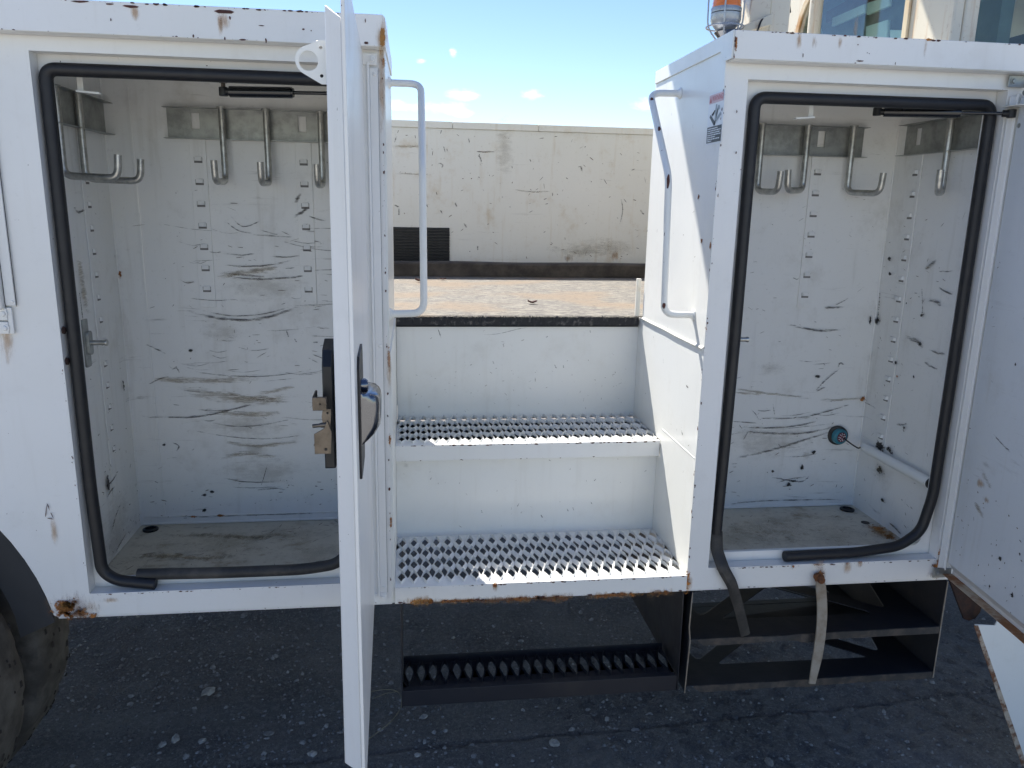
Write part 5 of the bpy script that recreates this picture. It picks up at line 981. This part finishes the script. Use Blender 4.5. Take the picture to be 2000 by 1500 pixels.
 'APR': ('Y', -0.002, [('p', 'rust', (0.003, 0.004), 0.09, 0.02), ('p', 'glow', (0.003, 0.004), 0.099, 0.032), ('p', 'rust', (0.23, -0.001), 0.25, 0.016), ('p', 'glow', (0.23, -0.001), 0.275, 0.0256), ('p', 'rust', (0.33, -0.002), 0.12, 0.02), ('p', 'glow', (0.33, -0.002), 0.132, 0.032), ('p', 'rust', (0.483, -0.002), 0.2, 0.014), ('p', 'glow', (0.483, -0.002), 0.22000000000000003, 0.022400000000000003), ('p', 'rust', (0.6, -0.002), 0.09, 0.018), ('p', 'glow', (0.6, -0.002), 0.099, 0.0288), ('p', 'rust', (0.106, 0.001), 0.2, 0.012), ('p', 'glow', (0.106, 0.001), 0.22000000000000003, 0.019200000000000002), ('p', 'rust', (0.188, 0.039), 0.012, 0.02), ('p', 'glow', (0.188, 0.034), 0.02, 0.03)]),
 'LIP2': ('Y', 0.267, []),
 'FR': ('Y', 0.0, [('p', 'rust', (0.666, 0.019), 0.018, 0.05), ('p', 'glow', (0.671, 0.021), 0.03, 0.06), ('p', 'glow', (1.018, 0.024), 0.03, 0.05), ('p', 'rust', (1.019, 0.017), 0.018, 0.02), ('p', 'rust', (1.004, 0.056), 0.024, 0.01), ('p', 'rust', (1.086, 0.056), 0.02, 0.01), ('p', 'glow', (1.088, 0.045), 0.03, 0.035), ('p', 'rust', (1.121, 0.058), 0.018, 0.008), ('p', 'glow', (1.122, 0.051), 0.024, 0.02), ('p', 'glow', (0.941, 0.051), 0.02, 0.015), ('p', 'rust', (0.941, 0.054), 0.01, 0.01), ('p', 'glow', (1.339, 0.014), 0.06, 0.03), ('p', 'rust', (1.338, 0.053), 0.03, 0.02), ('p', 'glow', (1.011, 0.052), 0.03, 0.04), ('p', 'glow', (0.952, 1.306), 0.014, 0.08), ('p', 'rust', (1.338, 0.074), 0.012, 0.03), ('c', (0.698, 1.132), 0.003, 0.008), ('c', (0.704, 1.046), 0.004, 0.006), ('c', (0.718, 1.011), 0.003, 0.003), ('p', 'rust', (1.018, 0.028), 0.03, 0.03), ('p', 'rust', (1.354, 0.011), 0.06, 0.012), ('p', 'rust', (0.665, 0.026), 0.03, 0.07), ('p', 'rust', (1.339, 0.04), 0.05, 0.02)]),
}
# ================================================================== wear: scuffs, stains, chips, rust on the surfaces they belong to
tgt = {'LB': (cabL, -1), 'LW': (cabL, 1), 'LF': (cabL, 1), 'RB': (cabR, -1), 'RW': (cabR, -1), 'RF': (cabR, 1), 'FW': (wall, -1), 'FL': (cabL, -1), 'FAS': (None, -1),
       'R1': (steps, -1), 'R2': (steps, -1), 'SW': (cabR, -1), 'APR': (steps, -1), 'LIP2': (steps, -1), 'FR': (cabR, -1)}
rw = random.Random(21)
for key, (ax, val, items) in MK.items():
    par, out = tgt[key]
    groups = [(par, items)]
    if key == 'FAS':
        xs = lambda e: (e[1][0] if e[0] == 'c' else e[2][0])
        groups = [(cabL, [e for e in items if xs(e) < .3]), (cabR, [e for e in items if xs(e) >= .3])]
    for par, items in groups:
        mk = Marks(ax, val, out)
        if key in ('LB', 'RB', 'LW', 'RW'): mk.eps = .0006
        if key == 'RW' or key == 'LW': mk.eps = .0043
        if key == 'LB': mk.eps = .0043
        if key == 'RB': mk.eps = .0043
        if key in ('FR', 'FL'): mk.eps = .0006
        for e in items:
            if e[0] == 'r': (mk.ribbon(e[1], e[2], e[3] * (1.25 if e[1] == 'scuff' else .95)) if e[1] != 'rust' else mk.ribbon('brown', e[2], e[3] * 2))
            elif e[0] == 'p': mk.patch(e[1], e[2], e[3] * 1.15, e[4] * 1.15)
            elif e[0] == 'c': mk.chip(e[1], e[2], e[3], rw)
            elif e[0] == 't': 
                for a, b_ in zip(e[1], e[1][1:]): mk.chip(((a[0] + b_[0]) / 2, (a[1] + b_[1]) / 2), math.hypot(a[0] - b_[0], a[1] - b_[1]) * 1.05, .0022, rw, 'chip', math.atan2(b_[1] - a[1], b_[0] - a[0]))
        S = mk.scratches
        if key in ('LB', 'RB'):          # fine dark swing marks left by hanging gear
            x0_, x1_, z0_, z1_, n_ = (-.62, -.14, .30, .86, 44) if key == 'LB' else (.76, 1.24, .20, .50, 16)
            for _ in range(n_):
                cx_ = rw.uniform(x0_, x1_); L_ = rw.uniform(.015, .09); zc_ = rw.uniform(z0_, z1_); sg = rw.uniform(.0, .010); tl_ = rw.gauss(0, .05) + (cx_ - (x0_ + x1_) / 2) * .25
                mk.ribbon('scuff', [(cx_ - L_, zc_ - L_ * tl_ + sg), (cx_, zc_), (cx_ + L_, zc_ + L_ * tl_ + sg)], rw.uniform(.0014, .0042))
        if key == 'LB':
            S((-.72, -.10, .10, .95), 90, rw, .006, .04, .35, .0010); S((-.70, -.40, .40, .75), 50, rw, .004, .02, .9, .0009); S((-.76, -.1, .02, .14), 90, rw, .003, .022, .4, .0016); S((-.50, -.12, .45, .85), 60, rw, .01, .05, .22, .0011)
        if key == 'LW': S((.06, .50, .02, .35), 120, rw, .004, .025, 1.0, .0016); S((.06, .5, .35, 1.0), 50, rw, .003, .02, .9, .0012)
        if key == 'RB': S((.75, 1.32, .08, .35), 90, rw, .004, .025, .5, .0014); S((.75, 1.32, .35, 1.0), 90, rw, .004, .03, .5, .0009)
        if key == 'RW': S((.05, .40, .08, .95), 120, rw, .003, .025, .6, .0012)
        if key == 'LF': S((-.76, -.12, .06, .50), 130, rw, .01, .06, .8, .0016)
        if key == 'RF': S((.72, 1.32, .06, .40), 120, rw, .01, .05, .8, .0014)
        if key == 'FW': S((-.1, 1.3, .64, 1.26), 200, rw, .008, .04, 1.3, .0022)
        if key == 'R1': S((-.03, .65, .05, .26), 40, rw, .003, .012, 1.2, .0008)
        if key == 'R2': S((-.03, .65, .31, .45), 90, rw, .003, .018, 1.2, .0007); S((-.03, .65, .33, .58), 30, rw, .003, .02, 1.2, .0008)
        if key == 'SW': S((.02, .48, .05, 1.2), 30, rw, .003, .018, 1.4, .0010)
        def edge(a0, a1, b0, b1, n, big=.006, jit=.003):
            for _ in range(n):
                t = rw.random(); a = a0 + (a1 - a0) * t + rw.uniform(-1, 1) * (jit if a0 == a1 else 0); b_ = b0 + (b1 - b0) * t + rw.uniform(-1, 1) * (jit if b0 == b1 else 0)
                s = big * rw.random() ** 3 + .0009; hor = b0 == b1; mk.chip((a, b_), s * (1.8 if hor else .8), s * (.7 if hor else 1.6), rw)
        if key == 'FAS' and par is cabL: edge(-.9, -.06, 1.2815, 1.2815, 60, .007, .0006); edge(-.9, -.06, 1.2262, 1.2262, 22, .004, .0006)
        if key == 'FAS' and par is cabR: edge(.68, 1.7, 1.2862, 1.2862, 90, .007, .0006); edge(.668, .668, 1.234, 1.286, 14, .006, .0006); edge(.68, 1.6, 1.2335, 1.2335, 12, .003, .0006)
        if key == 'FL': edge(-.72, -.13, .0535, .0535, 60, .0045, .0012); edge(-.731, -.731, .10, .62, 18, .003, .0015); edge(-.80, -.06, .002, .002, 16, .003, .001); edge(-.0585, -.0585, .02, 1.2, 34, .006, .0008); edge(-.075, -.075, .05, 1.1, 10, .003, .003)
        if key == 'FR': edge(.74, 1.32, .0550, .0550, 50, .006, .0012); edge(.6678, .6678, .05, 1.2, 42, .005, .0006); edge(.668, 1.4, .002, .002, 16, .004, .001)
        if key == 'APR': edge(-.04, .66, .001, .001, 90, .008, .002); edge(-.04, .66, .0395, .0395, 70, .005, .0012)
        if key == 'LIP2' : edge(-.04, .66, .3045, .3045, 90, .009, .0010); edge(-.04, .66, .2645, .2645, 18, .004, .001)
        if key == 'SW': edge(.003, .003, .05, 1.2, 45, .007, .002); edge(.02, .49, 1.262, 1.262, 16, .004, .002)
        mk.done(par)
# chips and rust on the right grab rail, seen from the steps
gm_ = MB(); rr = random.Random(9)
for (x, y, z, l) in ((.589, .105, .985, .045), (.5895, .103, .90, .03), (.5895, .100, .865, .02), (.589, .16, 1.055, .012), (.5885, .27, 1.185, .012), (.5895, .2, 1.11, .014), (.591, .095, .80, .012), (.592, .09, .72, .014), (.5915, .087, .70, .02)):
    vs = []; n = 9
    for i in range(n):
        a = 2 * math.pi * i / n; u_ = math.cos(a) * rr.uniform(.3, .55); v_ = math.sin(a) * l * rr.uniform(.4, .6) * .8; vs.append((x + .0092 * math.sin(u_ - .3), y - .0092 * math.cos(u_ - .3), z + v_))
    gm_.add(vs, [tuple(range(n))])
part('paint_chip', gm_, m_chip, grabR, kind='stuff', weld=False)
print('objects', len(bpy.data.objects), 'tris', sum(len(o.data.polygons) for o in bpy.data.objects if o.type == 'MESH'))
